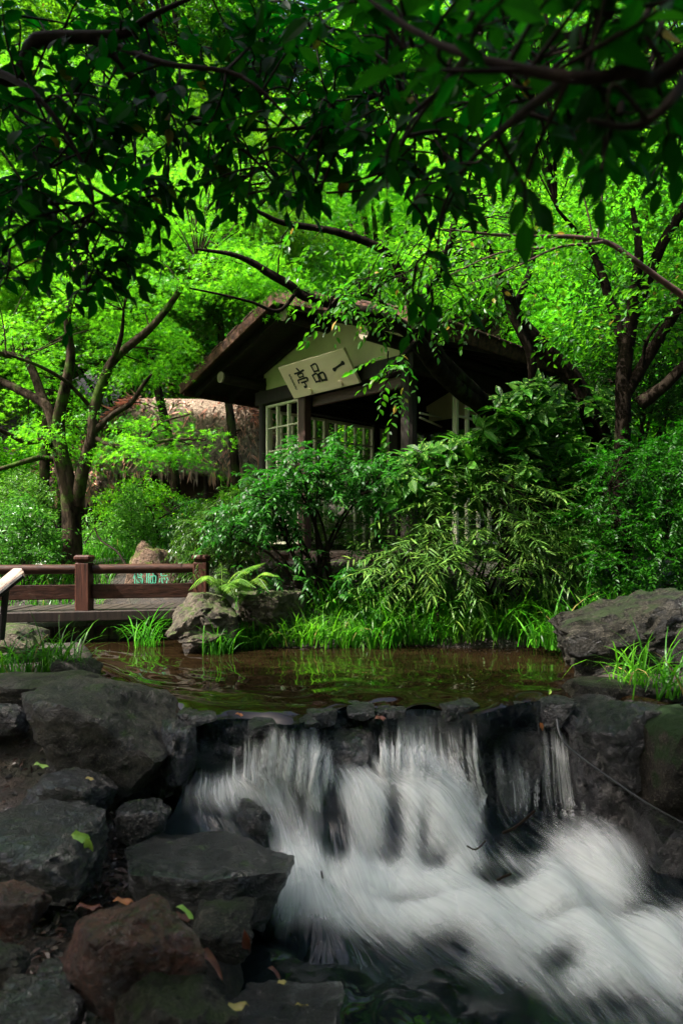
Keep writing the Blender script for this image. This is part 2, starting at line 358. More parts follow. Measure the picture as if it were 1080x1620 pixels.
def water_mat(name, body, bump_scale, bump_str, rough=0.03, stretch=(1, 1, 1), dist=0.02):
    m, N, L, out = new_mat(name)
    g = N.new('ShaderNodeNewGeometry'); mp = N.new('ShaderNodeMapping'); mp.inputs['Scale'].default_value = stretch
    L.new(g.outputs['Position'], mp.inputs[0])
    p = N.new('ShaderNodeBsdfPrincipled'); p.inputs['Roughness'].default_value = rough; p.inputs['IOR'].default_value = 1.33
    b = noise_tex(N, L, mp.outputs[0], 3.0, 3, 0.5)
    L.new(ramp(N, L, b, [(0.3, tuple(x * 0.6 for x in body)), (0.7, tuple(x * 1.3 for x in body))]), p.inputs['Base Color'])
    h = noise_tex(N, L, mp.outputs[0], bump_scale, 2, 0.5, 0.6)
    bump_to(N, L, p, h, bump_str, dist)
    L.new(p.outputs[0], out.inputs[0]); return m
M['pool'] = water_mat('pool_water', (0.012, 0.007, 0.003), 2.2, 0.03, 0.01, (0.7, 2.4, 1), 0.02)
M['stream'] = water_mat('stream_water', (0.006, 0.009, 0.010), 5.0, 0.5, 0.08, (1.2, 0.8, 1), 0.05)

def foam_mat(name, thin=False):
    m, N, L, out = new_mat(name)
    uv = N.new('ShaderNodeUVMap'); uv.uv_map = 'UVMap'
    def streak(sx, sy, det, rough, dist):
        mp = N.new('ShaderNodeMapping'); mp.inputs['Scale'].default_value = (sx, sy, 1); L.new(uv.outputs[0], mp.inputs[0])
        return noise_tex(N, L, mp.outputs[0], 1.0, det, rough, dist)
    a = streak(24, 1.3, 4, 0.55, 0.35); b = streak(130, 1.0, 3, 0.5, 0.12); c = streak(8, 1.5, 3, 0.5, 0.6)
    s = math_node(N, L, 'ADD', math_node(N, L, 'ADD', math_node(N, L, 'MULTIPLY', a, 0.46), math_node(N, L, 'MULTIPLY', b, 0.18)), math_node(N, L, 'MULTIPLY', c, 0.36))
    at = N.new('ShaderNodeAttribute'); at.attribute_name = 'foam'
    sf = N.new('ShaderNodeAttribute'); sf.attribute_name = 'soft'
    k = math_node(N, L, 'ADD', math_node(N, L, 'MULTIPLY', math_node(N, L, 'SUBTRACT', s, 0.5), math_node(N, L, 'MULTIPLY', sf.outputs['Fac'], 3.9)), math_node(N, L, 'SUBTRACT', math_node(N, L, 'MULTIPLY', at.outputs['Fac'], 1.6), 0.47))
    al = ramp(N, L, k, [(0.0, (0, 0, 0)), (0.4, (0.12, 0.12, 0.12)), (1.0, (0.72, 0.72, 0.72))])
    edge = N.new('ShaderNodeAttribute'); edge.attribute_name = 'edge'
    al = math_node(N, L, 'MULTIPLY', al, edge.outputs['Fac'])
    d = N.new('ShaderNodeBsdfDiffuse'); d.inputs[0].default_value = (0.88, 0.885, 0.87, 1)
    t = N.new('ShaderNodeBsdfTranslucent'); t.inputs[0].default_value = (0.88, 0.885, 0.87, 1)
    mx = N.new('ShaderNodeMixShader'); mx.inputs[0].default_value = 0.45; L.new(d.outputs[0], mx.inputs[1]); L.new(t.outputs[0], mx.inputs[2])
    tr = N.new('ShaderNodeBsdfTransparent'); m2 = N.new('ShaderNodeMixShader'); L.new(al, m2.inputs[0])
    L.new(tr.outputs[0], m2.inputs[1]); L.new(mx.outputs[0], m2.inputs[2]); L.new(m2.outputs[0], out.inputs[0])
    return m
M['foam'] = foam_mat('white_water')
def film_mat():
    m, N, L, out = new_mat('falling_water')
    uv = N.new('ShaderNodeUVMap'); uv.uv_map = 'UVMap'; mp = N.new('ShaderNodeMapping'); mp.inputs['Scale'].default_value = (26, 1.6, 1); L.new(uv.outputs[0], mp.inputs[0])
    a = noise_tex(N, L, mp.outputs[0], 1.0, 4, 0.55, 0.3)
    p = N.new('ShaderNodeBsdfPrincipled'); p.inputs['Base Color'].default_value = (0.006, 0.010, 0.012, 1); p.inputs['Roughness'].default_value = 0.12; p.inputs['IOR'].default_value = 1.33
    bump_to(N, L, p, a, 0.9, 0.03)
    fl = N.new('ShaderNodeAttribute'); fl.attribute_name = 'fall'; L.new(fl.outputs['Fac'], p.inputs['Normal'].links[0].from_node.inputs['Strength'])
    at = N.new('ShaderNodeAttribute'); at.attribute_name = 'body'
    tr = N.new('ShaderNodeBsdfTransparent'); tr.inputs[0].default_value = (.8, .86, .88, 1); mx = N.new('ShaderNodeMixShader')
    L.new(math_node(N, L, 'MULTIPLY', at.outputs['Fac'], math_node(N, L, 'ADD', math_node(N, L, 'MULTIPLY', a, 1.0), .5), True), mx.inputs[0])
    L.new(tr.outputs[0], mx.inputs[1]); L.new(p.outputs[0], mx.inputs[2]); L.new(mx.outputs[0], out.inputs[0]); return m
M['film'] = film_mat()

# ------------------------------------------------------------------ terrain
def ss(a, b, x): t = np.clip((x - a) / (b - a), 0, 1); return t * t * (3 - 2 * t)
def ipl(x, xs, ys): return np.interp(x, xs, ys)
def wob(x, y, s=1.0):
    return 0.5 * np.sin(x * 1.7 * s + 1.3) * np.cos(y * 1.3 * s + .4) + 0.3 * np.sin(x * 3.9 * s + y * 2.7 * s) + 0.2 * np.cos(x * 7.1 * s - y * 5.3 * s)
def lip_h(x): return -.02 + .010 * np.sin(np.asarray(x) * 5.1 + .8) + .007 * np.sin(np.asarray(x) * 11.3 + 2)
def lip_dy(x): return .10 * np.sin(np.asarray(x) * 4.3 + .5) + .06 * np.sin(np.asarray(x) * 9.7 + 1.4)
def lip_y(x): return 4.6 + (np.asarray(x, float) + 1.02) * 0.144
def pool_far(x): return np.where(x < -1.75, 8.3, 7.42 + 0.07 * np.sin(x * 3.1)) 
def ground_z(x, y):
    x = np.asarray(x, float); y = np.asarray(y, float)
    xl = ipl(y, [0, 2.4, 2.9, 3.3, 3.8, 4.3, 4.9, 5.4, 7, 7.8, 8.2], [-.25, -.42, -.45, -.42, -.6, -1.0, -1.45, -1.9, -2.45, -3.4, -9])
    xr = ipl(y, [0, 2, 3, 4, 5, 6, 7.3], [3.4, 3.0, 2.7, 2.2, 1.82, 2.05, 2.4])
    zl = ipl(y, [0, 2, 2.8, 3.5, 4.4, 5.0, 5.6, 7, 7.9, 8.4], [-.62, -.74, -.80, -.72, -.5, -.08, .06, .1, .0, .1])
    zr = ipl(y, [0, 3, 4.5, 5.2, 6, 7.4, 9], [-.7, -.55, -.25, .0, .1, .3, .85])
    lip = lip_y(x)
    bed = np.where(y < lip + 0.12, -1.2, -0.28)
    inn = ss(-0.22, 0.12, x - xl) * ss(-0.22, 0.15, xr - x)
    side = np.where(x < (xl + xr) / 2, zl, zr)
    z = side * (1 - inn) + bed * inn
    far = ss(0, 1.7, y - pool_far(x) + 0.05)
    zf = 0.88 + 0.02 * np.maximum(y - 9, 0) + 0.05 * np.clip(y - 11, 0, 45) ** 1.6 
    edge = ss(-0.12, 0.14, y - pool_far(x))
    z = z * (1 - edge) + edge * (0.06 + (zf - 0.06) * far)
    return z + 0.05 * wob(x, y) * ss(0, .5, np.abs(x) + y)

def terrain():
    xs = np.concatenate([-np.geomspace(5, 220, 40)[::-1], np.arange(-4.9, 4.95, 0.075), np.geomspace(5, 220, 40)])
    ys = np.concatenate([-np.geomspace(2, 220, 30)[::-1], np.arange(-1.9, 10, 0.075), np.geomspace(10.1, 240, 60)])
    X, Y = np.meshgrid(xs, ys, indexing='ij'); Z = ground_z(X, Y)
    nx, ny = X.shape
    i, j = np.meshgrid(np.arange(nx - 1), np.arange(ny - 1), indexing='ij')
    f = np.stack([i * ny + j, (i + 1) * ny + j, (i + 1) * ny + j + 1, i * ny + j + 1], -1).reshape(-1, 4)
    mb = MB().add(np.stack([X, Y, Z], -1), f4=f)
    o = link('ground', mb.mesh('ground', smooth=True), M['earth'], kind='structure')
    tag(o, 'dark earth banks of the stream rising to the wooded slope behind', 'ground')
terrain()

# upper pool, front edge is the lip of the fall
def pool():
    xs = np.arange(-9.0, 2.75, 0.035); vs_ = np.linspace(0, 1, 110) ** 1.6
    X, V = np.meshgrid(xs, vs_, indexing='ij')
    fr = np.where(X < -1.03, np.minimum(4.6 + (-1.03 - X) * 1.1, 6.2), lip_y(X) + lip_dy(X))
    Y = fr + V * (8.6 - fr)
    near = np.exp(-(Y - fr) / 0.38)
    Z = near * lip_h(X) + near * (0.010 * np.sin(X * 5.2 + 2.1 * np.sin(Y * 6.0)) + 0.018 * np.sin(X * 11 + Y * 9 + 1.0)) - 0.05 * np.exp(-(Y - fr) / 0.10) + near * 0.016 * np.sin((Y - fr) * 17 + 2.2 * np.sin(X * 2.7 + .6) + .8 * np.sin(X * 7)) + 0.0005 * np.sin(X * 7 + Y * 13)
    nz = np.zeros_like(X); sel = np.argwhere((near > .02) & (X > -1.6))
    for a_, b_ in sel:
        x_, y_ = X[a_, b_], Y[a_, b_]
        nz[a_, b_] = .022 * mnoise.noise(Vector((x_ * 2.6, y_ * 6, 3))) + .010 * mnoise.noise(Vector((x_ * 7, y_ * 13, 9))) + .004 * mnoise.noise(Vector((x_ * 17, y_ * 26, 5)))
    Z += near * nz
    nx, ny = X.shape
    i, j = np.meshgrid(np.arange(nx - 1), np.arange(ny - 1), indexing='ij')
    f = np.stack([i * ny + j, (i + 1) * ny + j, (i + 1) * ny + j + 1, i * ny + j + 1], -1).reshape(-1, 4)
    o = link('pool_water', MB().add(np.stack([X, Y, Z], -1), f4=f).mesh('pool_water', smooth=True), M['pool'], kind='structure')
    tag(o, 'still brown water of the upper pool mirroring the bank', 'water')
pool()

# ------------------------------------------------------------------ waterfall
STREAMS = [
    [(296, 1134, 4.58), (294, 1190, 4.50), (290, 1245, 4.44), (275, 1282, 4.25), (262, 1300, 4.05), (255, 1310, 3.95)],
    [(350, 1131, 4.61), (348, 1185, 4.54), (348, 1238, 4.46), (350, 1275, 4.28), (372, 1305, 4.12), (395, 1345, 3.98), (415, 1420, 3.75)],
    [(405, 1131, 4.63), (405, 1190, 4.57), (410, 1240, 4.48), (430, 1295, 4.32), (447, 1370, 4.0), (440, 1440, 3.72), (425, 1490, 3.56)],
    [(490, 1129, 4.68), (498, 1185, 4.62), (505, 1222, 4.52), (520, 1290, 4.36), (535, 1385, 3.98), (550, 1440, 3.76), (590, 1490, 3.55), (690, 1560, 3.25), (790, 1650, 2.88)],
    [(560, 1127, 4.73), (560, 1180, 4.67), (562, 1212, 4.53), (596, 1255, 4.44), (640, 1335, 4.20), (690, 1400, 3.98), (760, 1455, 3.74), (860, 1525, 3.38), (980, 1650, 2.88)],
    [(660, 1121, 4.79), (664, 1185, 4.73), (672, 1220, 4.58), (722, 1275, 4.46), (772, 1338, 4.24), (822, 1398, 3.98), (902, 1470, 3.66), (1000, 1545, 3.28), (1120, 1650, 2.86)],
    [(760, 1115, 4.86), (770, 1190, 4.80), (792, 1278, 4.72), (822, 1325, 4.50), (880, 1378, 4.22), (950, 1430, 3.92), (1040, 1502, 3.5), (1180, 1650, 2.86)],
    [(860, 1109, 4.93), (866, 1200, 4.88), (878, 1288, 4.81), (912, 1292, 4.66), (962, 1332, 4.42), (1012, 1398, 4.06), (1090, 1470, 3.68), (1260, 1650, 2.86)],
    [(918, 1107, 4.98), (918, 1200, 4.94), (924, 1280, 4.88), (962, 1302, 4.74), (1022, 1340, 4.52), (1084, 1396, 4.16), (1170, 1462, 3.76), (1370, 1650, 2.86)],
]
def resample(p, m):
    p, _ = spline(p, np.ones(len(p)), 8)
    s = np.concatenate([[0], np.cumsum(np.linalg.norm(np.diff(p, axis=0), axis=1))]); s /= s[-1]
    t = np.linspace(0, 1, m)
    return np.stack([np.interp(t, s, p[:, k]) for k in range(3)], -1)
def waterfall():
    m = 120; nu = 380
    key = np.array([resample(np.array([P(*q) for q in st]), m) for st in STREAMS])       # (9, m, 3)
    tt = np.linspace(0, 1, m)
    ku = np.linspace(0, 1, len(STREAMS)); u = np.linspace(0, 1, nu)
    # smooth interpolation across the streams
    from_ = np.zeros((nu, m, 3))
    K = np.concatenate([2 * key[:1] - key[1:2], key, 2 * key[-1:] - key[-2:-1]])
    for a, uu in enumerate(u):
        q = min(int(uu * (len(ku) - 1)), len(ku) - 2); t = uu * (len(ku) - 1) - q
        p0, p1, p2, p3 = K[q], K[q + 1], K[q + 2], K[q + 3]
        from_[a] = 0.5 * (2 * p1 + (p2 - p0) * t + (2 * p0 - 5 * p1 + 4 * p2 - p3) * t * t + (3 * p1 - p0 - 3 * p2 + p3) * t ** 3)
    S = from_
    lx = S[:, :1, 0]
    S[..., 2] += lip_h(lx) * (1 - ss(.02, .30, np.linspace(0, 1, m)))[None]
    S[..., 1] += lip_dy(lx) * (1 - ss(.02, .35, np.linspace(0, 1, m)))[None]
    # length along the flow, in metres, for the streaks
    d = np.concatenate([np.zeros((nu, 1)), np.cumsum(np.linalg.norm(np.diff(S, axis=1), axis=2), axis=1)], 1)
    U, V = np.meshgrid(u, np.linspace(0, 1, m), indexing='ij')
    du = np.gradient(S, axis=0); dv = np.gradient(S, axis=1); N_ = nrm(np.cross(dv, du))
    N_[N_[..., 2] + -0.6 * N_[..., 1] < 0] *= -1
    px, py = pxof(S)
    foam = np.full(px.shape, 0.02); hol = np.ones(px.shape)
    for (cx, cy, rx, ry, a) in [
        (350, 1262, 85, 34, .62), (400, 1250, 40, 40, .5), (455, 1320, 42, 90, .6), (500, 1375, 50, 50, .6), (560, 1258, 58, 50, .85), (590, 1325, 48, 75, .65), (505, 1260, 30, 30, .4), (450, 1420, 40, 50, .5),
        (640, 1255, 60, 45, .6), (700, 1285, 55, 75, .75), (740, 1345, 55, 70, .6), (655, 1330, 45, 60, .35), (600, 1400, 120, 46, .8), (700, 1425, 140, 50, .75), (800, 1440, 120, 55, .6), (935, 1345, 75, 48, .62), (1000, 1390, 60, 40, .3),
        (900, 1400, 110, 60, .6), (960, 1420, 90, 70, .5), (660, 1480, 90, 30, .55), (840, 1480, 150, 40, .75), (980, 1510, 130, 50, .75), (1060, 1560, 110, 80, .75), (980, 1580, 80, 40, .4), (1090, 1470, 60, 60, .4), (560, 1450, 110, 34, .65),
        (880, 1560, 120, 50, .35), (760, 1545, 60, 30, .3), (660, 1150, 30, 50, .18), (480, 1180, 70, 60, .25), (690, 1190, 60, 60, .2), (790, 1235, 45, 60, .28), (890, 1210, 35, 80, .26), (430, 1200, 50, 50, .22), (640, 1185, 50, 45, .22),
        (520, 1300, 15, 65, -.7), (622, 1300, 15, 60, -.5), (668, 1330, 10, 50, -.3), (478, 1270, 10, 40, -.3), (778, 1300, 18, 70, -.7), (705, 1515, 34, 22, -.45), (885, 1532, 28, 22, -.45), (770, 1580, 80, 26, -.25), (800, 1400, 40, 20, -.2),
        (560, 1165, 50, 40, -.4), (330, 1190, 50, 30, -.2), (1050, 1400, 45, 40, -.5), (980, 1600, 70, 18, -.4), (600, 1360, 30, 26, -.3), (690, 1370, 26, 22, -.35), (540, 1330, 12, 40, -.35), (790, 1395, 50, 18, -.4), (560, 1540, 90, 30, -.7), (1010, 1450, 50, 16, -.3), (830, 1345, 30, 22, -.5), (640, 1440, 60, 12, -.25), (900, 1470, 70, 10, -.25)]:
        if a < 0: hol *= 1 + np.clip(a * 1.35, -1, 0) * np.exp(-((px - cx) / rx) ** 2 - ((py - cy) / ry) ** 2)
        else: foam += a * np.exp(-((px - cx) / rx) ** 2 - ((py - cy) / ry) ** 2)
    foam = 1 - np.exp(-1.25 * np.clip(foam, 0, 3))
    edge = ss(0, 0.035, U) * ss(0, 0.04 + .10 * ss(.22, .4, V) * (1 - ss(.5, .75, V)), 1 - U) * ss(0.0, 0.03, V) * ss(0, 0.02, 1 - V)
    # soft heaps of broken water
    bumpn = np.sin(U * 31 + 2.2 * np.sin(V * 5)) * 0.5 + np.sin(U * 57 + V * 7 + 2 * np.sin(U * 17)) * 0.3 + np.sin(V * 15 + 3 * np.sin(U * 9)) * 0.45
    rise = foam * (0.035 + 0.020 * bumpn) * ss(0.1, 0.3, V)
    # separate strands of water over the face of the ledge
    foam = foam * hol
    st = np.zeros_like(foam)
    g = np.random.default_rng(77)
    for (x0, x1, n, y0, y1, a0, a1) in [(305, 380, 8, 1150, 1235, .2, .35), (388, 436, 9, 1140, 1245, .45, .8), (436, 520, 16, 1138, 1235, .4, .85), (598, 668, 16, 1135, 1225, .35, .7), (668, 700, 4, 1135, 1235, .25, .4),
                                      (704, 756, 9, 1130, 1260, .4, .7), (760, 845, 17, 1165, 1285, .25, .5), (848, 918, 12, 1115, 1290, .3, .6), (520, 600, 3, 1140, 1200, .08, .15)]:
        for k in range(n):
            cx = x0 + (x1 - x0) * (k + g.uniform(.1, .9)) / n; w = g.uniform(1.0, 2.0)
            yy0 = y0 + g.uniform(-6, 14); yy1 = y1 + g.uniform(-20, 10)
            bend = cx + (py - 1120) * (.05 * (cx - 480) / 400 + g.normal(0, .02))
            st += .85 * g.uniform(a0, a1) * np.exp(-((px - bend) / w) ** 2) * ss(yy0 - 8, yy0 + 62, py) * (1 - ss(yy1 - 10, yy1 + 30, py)) * (V < .6)
    foam = foam + st
    i, j = np.meshgrid(np.arange(nu - 1), np.arange(m - 1), indexing='ij')
    f = np.stack([i * m + j, (i + 1) * m + j, (i + 1) * m + j + 1, i * m + j + 1], -1).reshape(-1, 4)
    base = S + N_ * (rise - 0.012)[..., None]
    o = link('waterfall', MB().add(base, f4=f).mesh('waterfall', smooth=True, uv=np.stack([U * 2.3, d], -1).reshape(-1, 2), attrs={'fall': ss(.02, .12, V).ravel(), 'body': (ss(.14, .34, V) * .85 + .15 + .8 * (1 - ss(.0, .07, V)) + foam * .3).clip(0, 1).ravel()}), M['film'], kind='structure')
    tag(o, 'dark clear water slipping over the rock ledge', 'waterfall')
    mk = int(m * .42); sub_ = S[::3, :mk:2] - N_[::3, :mk:2] * .07
    q = np.array([[mnoise.fractal(Vector(p * 4.2), 1, 2, 4) + .5 * mnoise.noise(Vector(p * 1.6)) for p in r] for r in sub_])
    sub_ = sub_ + N_[::3, :mk:2] * (.10 * q)[..., None] + np.array((0, .0, -.015))
    a_, b_ = sub_.shape[:2]; i2, j2 = np.meshgrid(np.arange(a_ - 1), np.arange(b_ - 1), indexing='ij')
    f2 = np.stack([i2 * b_ + j2, (i2 + 1) * b_ + j2, (i2 + 1) * b_ + j2 + 1, i2 * b_ + j2 + 1], -1).reshape(-1, 4)
    me = MB().add(sub_, f4=f2).mesh('rock_ledge', smooth=True); o = link('rock_ledge', me, M['r_black']); tag(o, 'black uneven rock face under the falling water, running the full width of the fall', 'rock face')
    mb = MB(); uvs = []; fo = []; ed = []
    for k in range(6):
        h = 0.006 + 0.016 * k
        lump = 0.010 * k * foam * np.sin(U * (17 + 5 * k) + V * (5 + 1.5 * k) + k * 2.1)
        q = S + N_ * (rise + h * (0.25 + foam) + lump * ss(0.1, 0.3, V))[..., None]
        mb.add(q, f4=f)
        uvs.append(np.stack([U * 2.3 + 13.7 * k, d + 7.9 * k], -1).reshape(-1, 2))
        fo.append(np.clip(foam - 0.05 * k * (1 - foam), 0, 1.1).ravel()); ed.append((edge * (1 - 0.06 * k)).ravel())
    o = link('foam', mb.mesh('foam', smooth=True, uv=np.concatenate(uvs), attrs={'soft': np.tile((1 - .2 * ss(.28, .6, V)).ravel(), 6), 'foam': np.concatenate(fo), 'edge': np.concatenate(ed)}), M['foam'], kind='stuff')
    tag(o, 'silky white foam of the rushing cascade', 'foam')
    # lower basin
    xs = np.arange(-1.6, 4.2, 0.05); ys = np.arange(0.6, 5.05, 0.05)
    X, Y = np.meshgrid(xs, ys, indexing='ij')
    Z = -0.97 + 0.012 * np.sin(X * 6 + 2 * np.sin(Y * 4)) + 0.008 * np.sin(X * 13 - Y * 9)
    nx, ny = X.shape
    i, j = np.meshgrid(np.arange(nx - 1), np.arange(ny - 1), indexing='ij')
    f = np.stack([i * ny + j, (i + 1) * ny + j, (i + 1) * ny + j + 1, i * ny + j + 1], -1).reshape(-1, 4)
    o = link('stream_water', MB().add(np.stack([X, Y, Z], -1), f4=f).mesh('stream_water', smooth=True), M['stream'], kind='structure')
    tag(o, 'black water of the lower basin below the cascade', 'water')
waterfall()
# ------------------------------------------------------------------ leaves and foliage
def T_rhomb(w=0.45, fold=0.10, bend=0.12):
    return np.array([(0, 0, 0), (.45, w / 2, fold), (1, 0, -bend), (.45, -w / 2, fold)]), np.array([(0, 2, 1), (0, 3, 2)])
def T_lance(w=0.16, bend=0.22):
    v = [(0, 0, 0), (.3, w / 2, .03), (.3, -w / 2, .03), (.65, w * .42, -.04), (.65, -w * .42, -.04), (1, 0, -bend)]
    return np.array(v), np.array([(0, 2, 1), (1, 2, 3), (2, 4, 3), (3, 4, 5)])
def T_oval(w=0.42, bend=0.16, fold=0.06, stalk=0.08):
    xs = [stalk, .26, .48, .70, .88]; ws = [.10, .78, 1.0, .74, .30]
    v = [(0, 0, 0)]; f = []
    for x, q in zip(xs, ws):
        z = -bend * x * x
        v += [(x, w / 2 * q, z + fold * q), (x, 0, z), (x, -w / 2 * q, z + fold * q)]
    v.append((1, 0, -bend * 1.15)); n = len(v) - 1
    f += [(0, 2, 1), (0, 3, 2)]
    for k in range(4):
        a = 1 + 3 * k; b = a + 3
        f += [(a, a + 1, b), (a + 1, b + 1, b), (a + 1, a + 2, b + 1), (a + 2, b + 2, b + 1)]
    f += [(13, 14, n), (14, 15, n)]
    return np.array(v, float), np.array(f)
def T_maple(lobes=5):
    v = [(0.12, 0, 0)]; f = []
    angs = np.radians(np.linspace(-100, 100, lobes)); ls = np.interp(np.abs(angs), [0, 0.9, 1.75], [1.0, .82, .5])
    for a, l in zip(angs, ls):
        c, s_ = math.cos(a), math.sin(a); n = len(v); w = .10
        v += [(.12 + .38 * l * c - w * s_, .38 * l * s_ + w * c, .02), (.12 + l * .88 * c, l * .88 * s_, -.10), (.12 + .38 * l * c + w * s_, .38 * l * s_ - w * c, .02)]
        f += [(0, n + 2, n + 1), (0, n + 1, n)]
    return np.array(v, float), np.array(f)
def T_maple_lo():
    v = [(0, 0, 0)]; f = []
    for a, l in zip(np.radians([-95, -48, 0, 48, 95]), (.55, .85, 1, .85, .55)):
        c, s_ = math.cos(a), math.sin(a); n = len(v); w = .13
        v += [(l * c, l * s_, -.08), (.28 * c - w * s_, .28 * s_ + w * c, 0)]
        f.append((0, n, n + 1))
    return np.array(v, float), np.array(f)

def inst(tmpl, pos, d, n, size):
    V, Fc = tmpl
    x = nrm(d); z = nrm(n - x * np.sum(n * x, 1, keepdims=True)); y = np.cross(z, x)
    size = np.broadcast_to(size, (len(pos),))
    v = pos[:, None] + size[:, None, None] * (V[None, :, 0:1] * x[:, None] + V[None, :, 1:2] * y[:, None] + V[None, :, 2:3] * z[:, None])
    f = (Fc[None] + (np.arange(len(pos)) * len(V))[:, None, None]).reshape(-1, 3)
    return v.reshape(-1, 3), f
def rnd(n, k=3, s=1.0): return R.normal(0, s, (n, k))
UP = np.array((0, 0, 1.0))

def foliage(root, tmpl, L, mat, singles=0, name='foliage', leaf='leaf', world=True):
    """L = (pos, dir, normal, size): the leaves that show largest become objects, the rest one mesh"""
    pos, d, n, size = L; size = np.broadcast_to(size, (len(pos),)).copy()
    off = np.array(root.location) if world else np.zeros(3)
    keep = np.zeros(len(pos), bool)
    if singles:
        w = pos
        px, py = pxof(w)
        vis = (px > -20) & (px < 1100) & (py > -20) & (py < 1640) & (w[:, 1] > .3)
        score = np.where(vis, size / np.maximum(np.linalg.norm(w - np.array((0, 0, CAM_Z)), axis=1), .3), -1)
        keep[np.argsort(-score)[:singles]] = True; keep &= vis
        V, Fc = tmpl; me = MB().add(V, f3=Fc).mesh(leaf)
        me.materials.append(mat)
        x = nrm(d[keep]); z = nrm(n[keep] - x * np.sum(n[keep] * x, 1, keepdims=True)); y = np.cross(z, x)
        for p, a, b, c, s in zip(pos[keep] - off, x, y, z, size[keep]):
            o = bpy.data.objects.new(leaf, me); COL.objects.link(o); o.parent = root
            m = Matrix.Identity(4)
            for r in range(3): m[r][0], m[r][1], m[r][2], m[r][3] = a[r] * s, b[r] * s, c[r] * s, p[r]
            o.matrix_local = m
    k = ~keep
    v, f = inst(tmpl, pos[k], d[k], n[k], size[k])
    return link(name, MB().add(v, f3=f).mesh(name, off), mat, root, kind='stuff' if singles else None)

def spray_disc(c, r, k, tilt=0.35, flat=0.12, droop=0.25, size=(.05, .07)):
    """flat sprays of leaves, one per centre (maple habit)"""
    c = np.repeat(np.asarray(c), k, 0); r = np.repeat(np.broadcast_to(r, (len(c) // k,)), k)
    a = R.random(len(c)) * 2 * PI; q = np.sqrt(R.random(len(c)))
    tn = np.repeat(nrm(UP + rnd(len(c) // k, 3, .28)), k, 0)
    e1 = nrm(np.cross(tn, np.array((0.3, 1, 0.1)))); e2 = np.cross(tn, e1)
    rad = e1 * np.cos(a)[:, None] + e2 * np.sin(a)[:, None]
    pos = c + rad * (r * q)[:, None] + tn * (R.normal(0, 1, len(c)) * flat * r)[:, None] - UP * (droop * r * q * q)[:, None]
    d = nrm(rad + rnd(len(c), 3, .45) - UP * .25); n = nrm(tn + rnd(len(c), 3, tilt))
    return pos, d, n, R.uniform(size[0], size[1], len(c))
def pinnate(c, axis, L, k, droop=0.25, size=(.08, .11), spread=0.85, tilt=.25):
    m = len(c); axis = nrm(axis); L = np.broadcast_to(L, (m,))
    t = (np.arange(k) + .6) / k; sgn = np.where(np.arange(k) % 2, 1.0, -1.0)
    side = nrm(np.cross(axis, UP + rnd(m, 3, .15)))
    pos = c[:, None] + axis[:, None] * (L[:, None] * t)[..., None] - UP * (droop * L[:, None] * t ** 2)[..., None]
    d = axis[:, None] * .6 + side[:, None] * (sgn * spread)[None, :, None] - UP * (.1 + droop * 1.0 * t)[None, :, None] + R.normal(0, .16, (m, k, 3))
    d[:, -1] = axis - UP * droop
    n = UP + R.normal(0, tilt, (m, k, 3))
    return pos.reshape(-1, 3), nrm(d.reshape(-1, 3)), nrm(n.reshape(-1, 3)), R.uniform(size[0], size[1], m * k)
def whorl(c, axis, k, size=(.12, .17), lift=0.35):
    m = len(c); axis = nrm(axis)
    e1 = nrm(np.cross(axis, np.array((.2, 1, .3)))); e2 = np.cross(axis, e1)
    a = (np.arange(k) / k * 2 * PI * 1.6)[None] + R.random((m, 1)) * 7 + R.normal(0, .25, (m, k))
    lf = np.linspace(-.05, 1.0, k)[None] * lift + R.normal(0, .12, (m, k))
    d = e1[:, None] * np.cos(a)[..., None] + e2[:, None] * np.sin(a)[..., None] + axis[:, None] * lf[..., None] - UP * .12
    pos = np.repeat(c[:, None], k, 1) - axis[:, None] * (np.linspace(.10, 0, k)[None, :, None])
    n = axis[:, None] + R.normal(0, .22, (m, k, 3)) + UP * .2
    return pos.reshape(-1, 3), nrm(d.reshape(-1, 3)), nrm(n.reshape(-1, 3)), R.uniform(size[0], size[1], m * k)
def cat_(*Ls): return tuple(np.concatenate([np.broadcast_to(l[i], (len(l[0]),)) if i == 3 else l[i] for l in Ls]) for i in range(4))
def in_ellipsoid(n, c, r, shell=0.5, top=True):
    v = nrm(rnd(n)); q = (shell + (1 - shell) * R.random(n)) ** (1 / 1.5)
    if top: v[:, 2] = np.abs(v[:, 2]) * np.where(R.random(n) < .8, 1, -.5)
    return np.asarray(c) + v * q[:, None] * np.asarray(r), v

def twigs_to(mb, starts, ends, r0=0.012, sides=4, sag=0.1, n=60):
    """thin twigs from the nearest start point to each end"""
    starts = np.asarray(starts)
    for e in ends:
        s = starts[np.argmin(np.linalg.norm(starts - e, axis=1) + 0.6 * np.maximum(starts[:, 2] - e[2], 0))]
        mid = (s + e) / 2 + np.array((0, 0, sag * np.linalg.norm(e - s))) + rnd(1)[0] * .05
        mb.tube([s, mid, e], [r0, r0 * .7, r0 * .3], sides, 2, caps=False)
def limb_points(limbs, sub=5, skip=0.3):
    out = []
    for pts, rad in limbs:
        p, r = spline(np.asarray(pts, float), np.broadcast_to(np.asarray(rad, float), (len(pts),)), sub)
        out.append(p[int(len(p) * skip):])
    return np.concatenate(out)

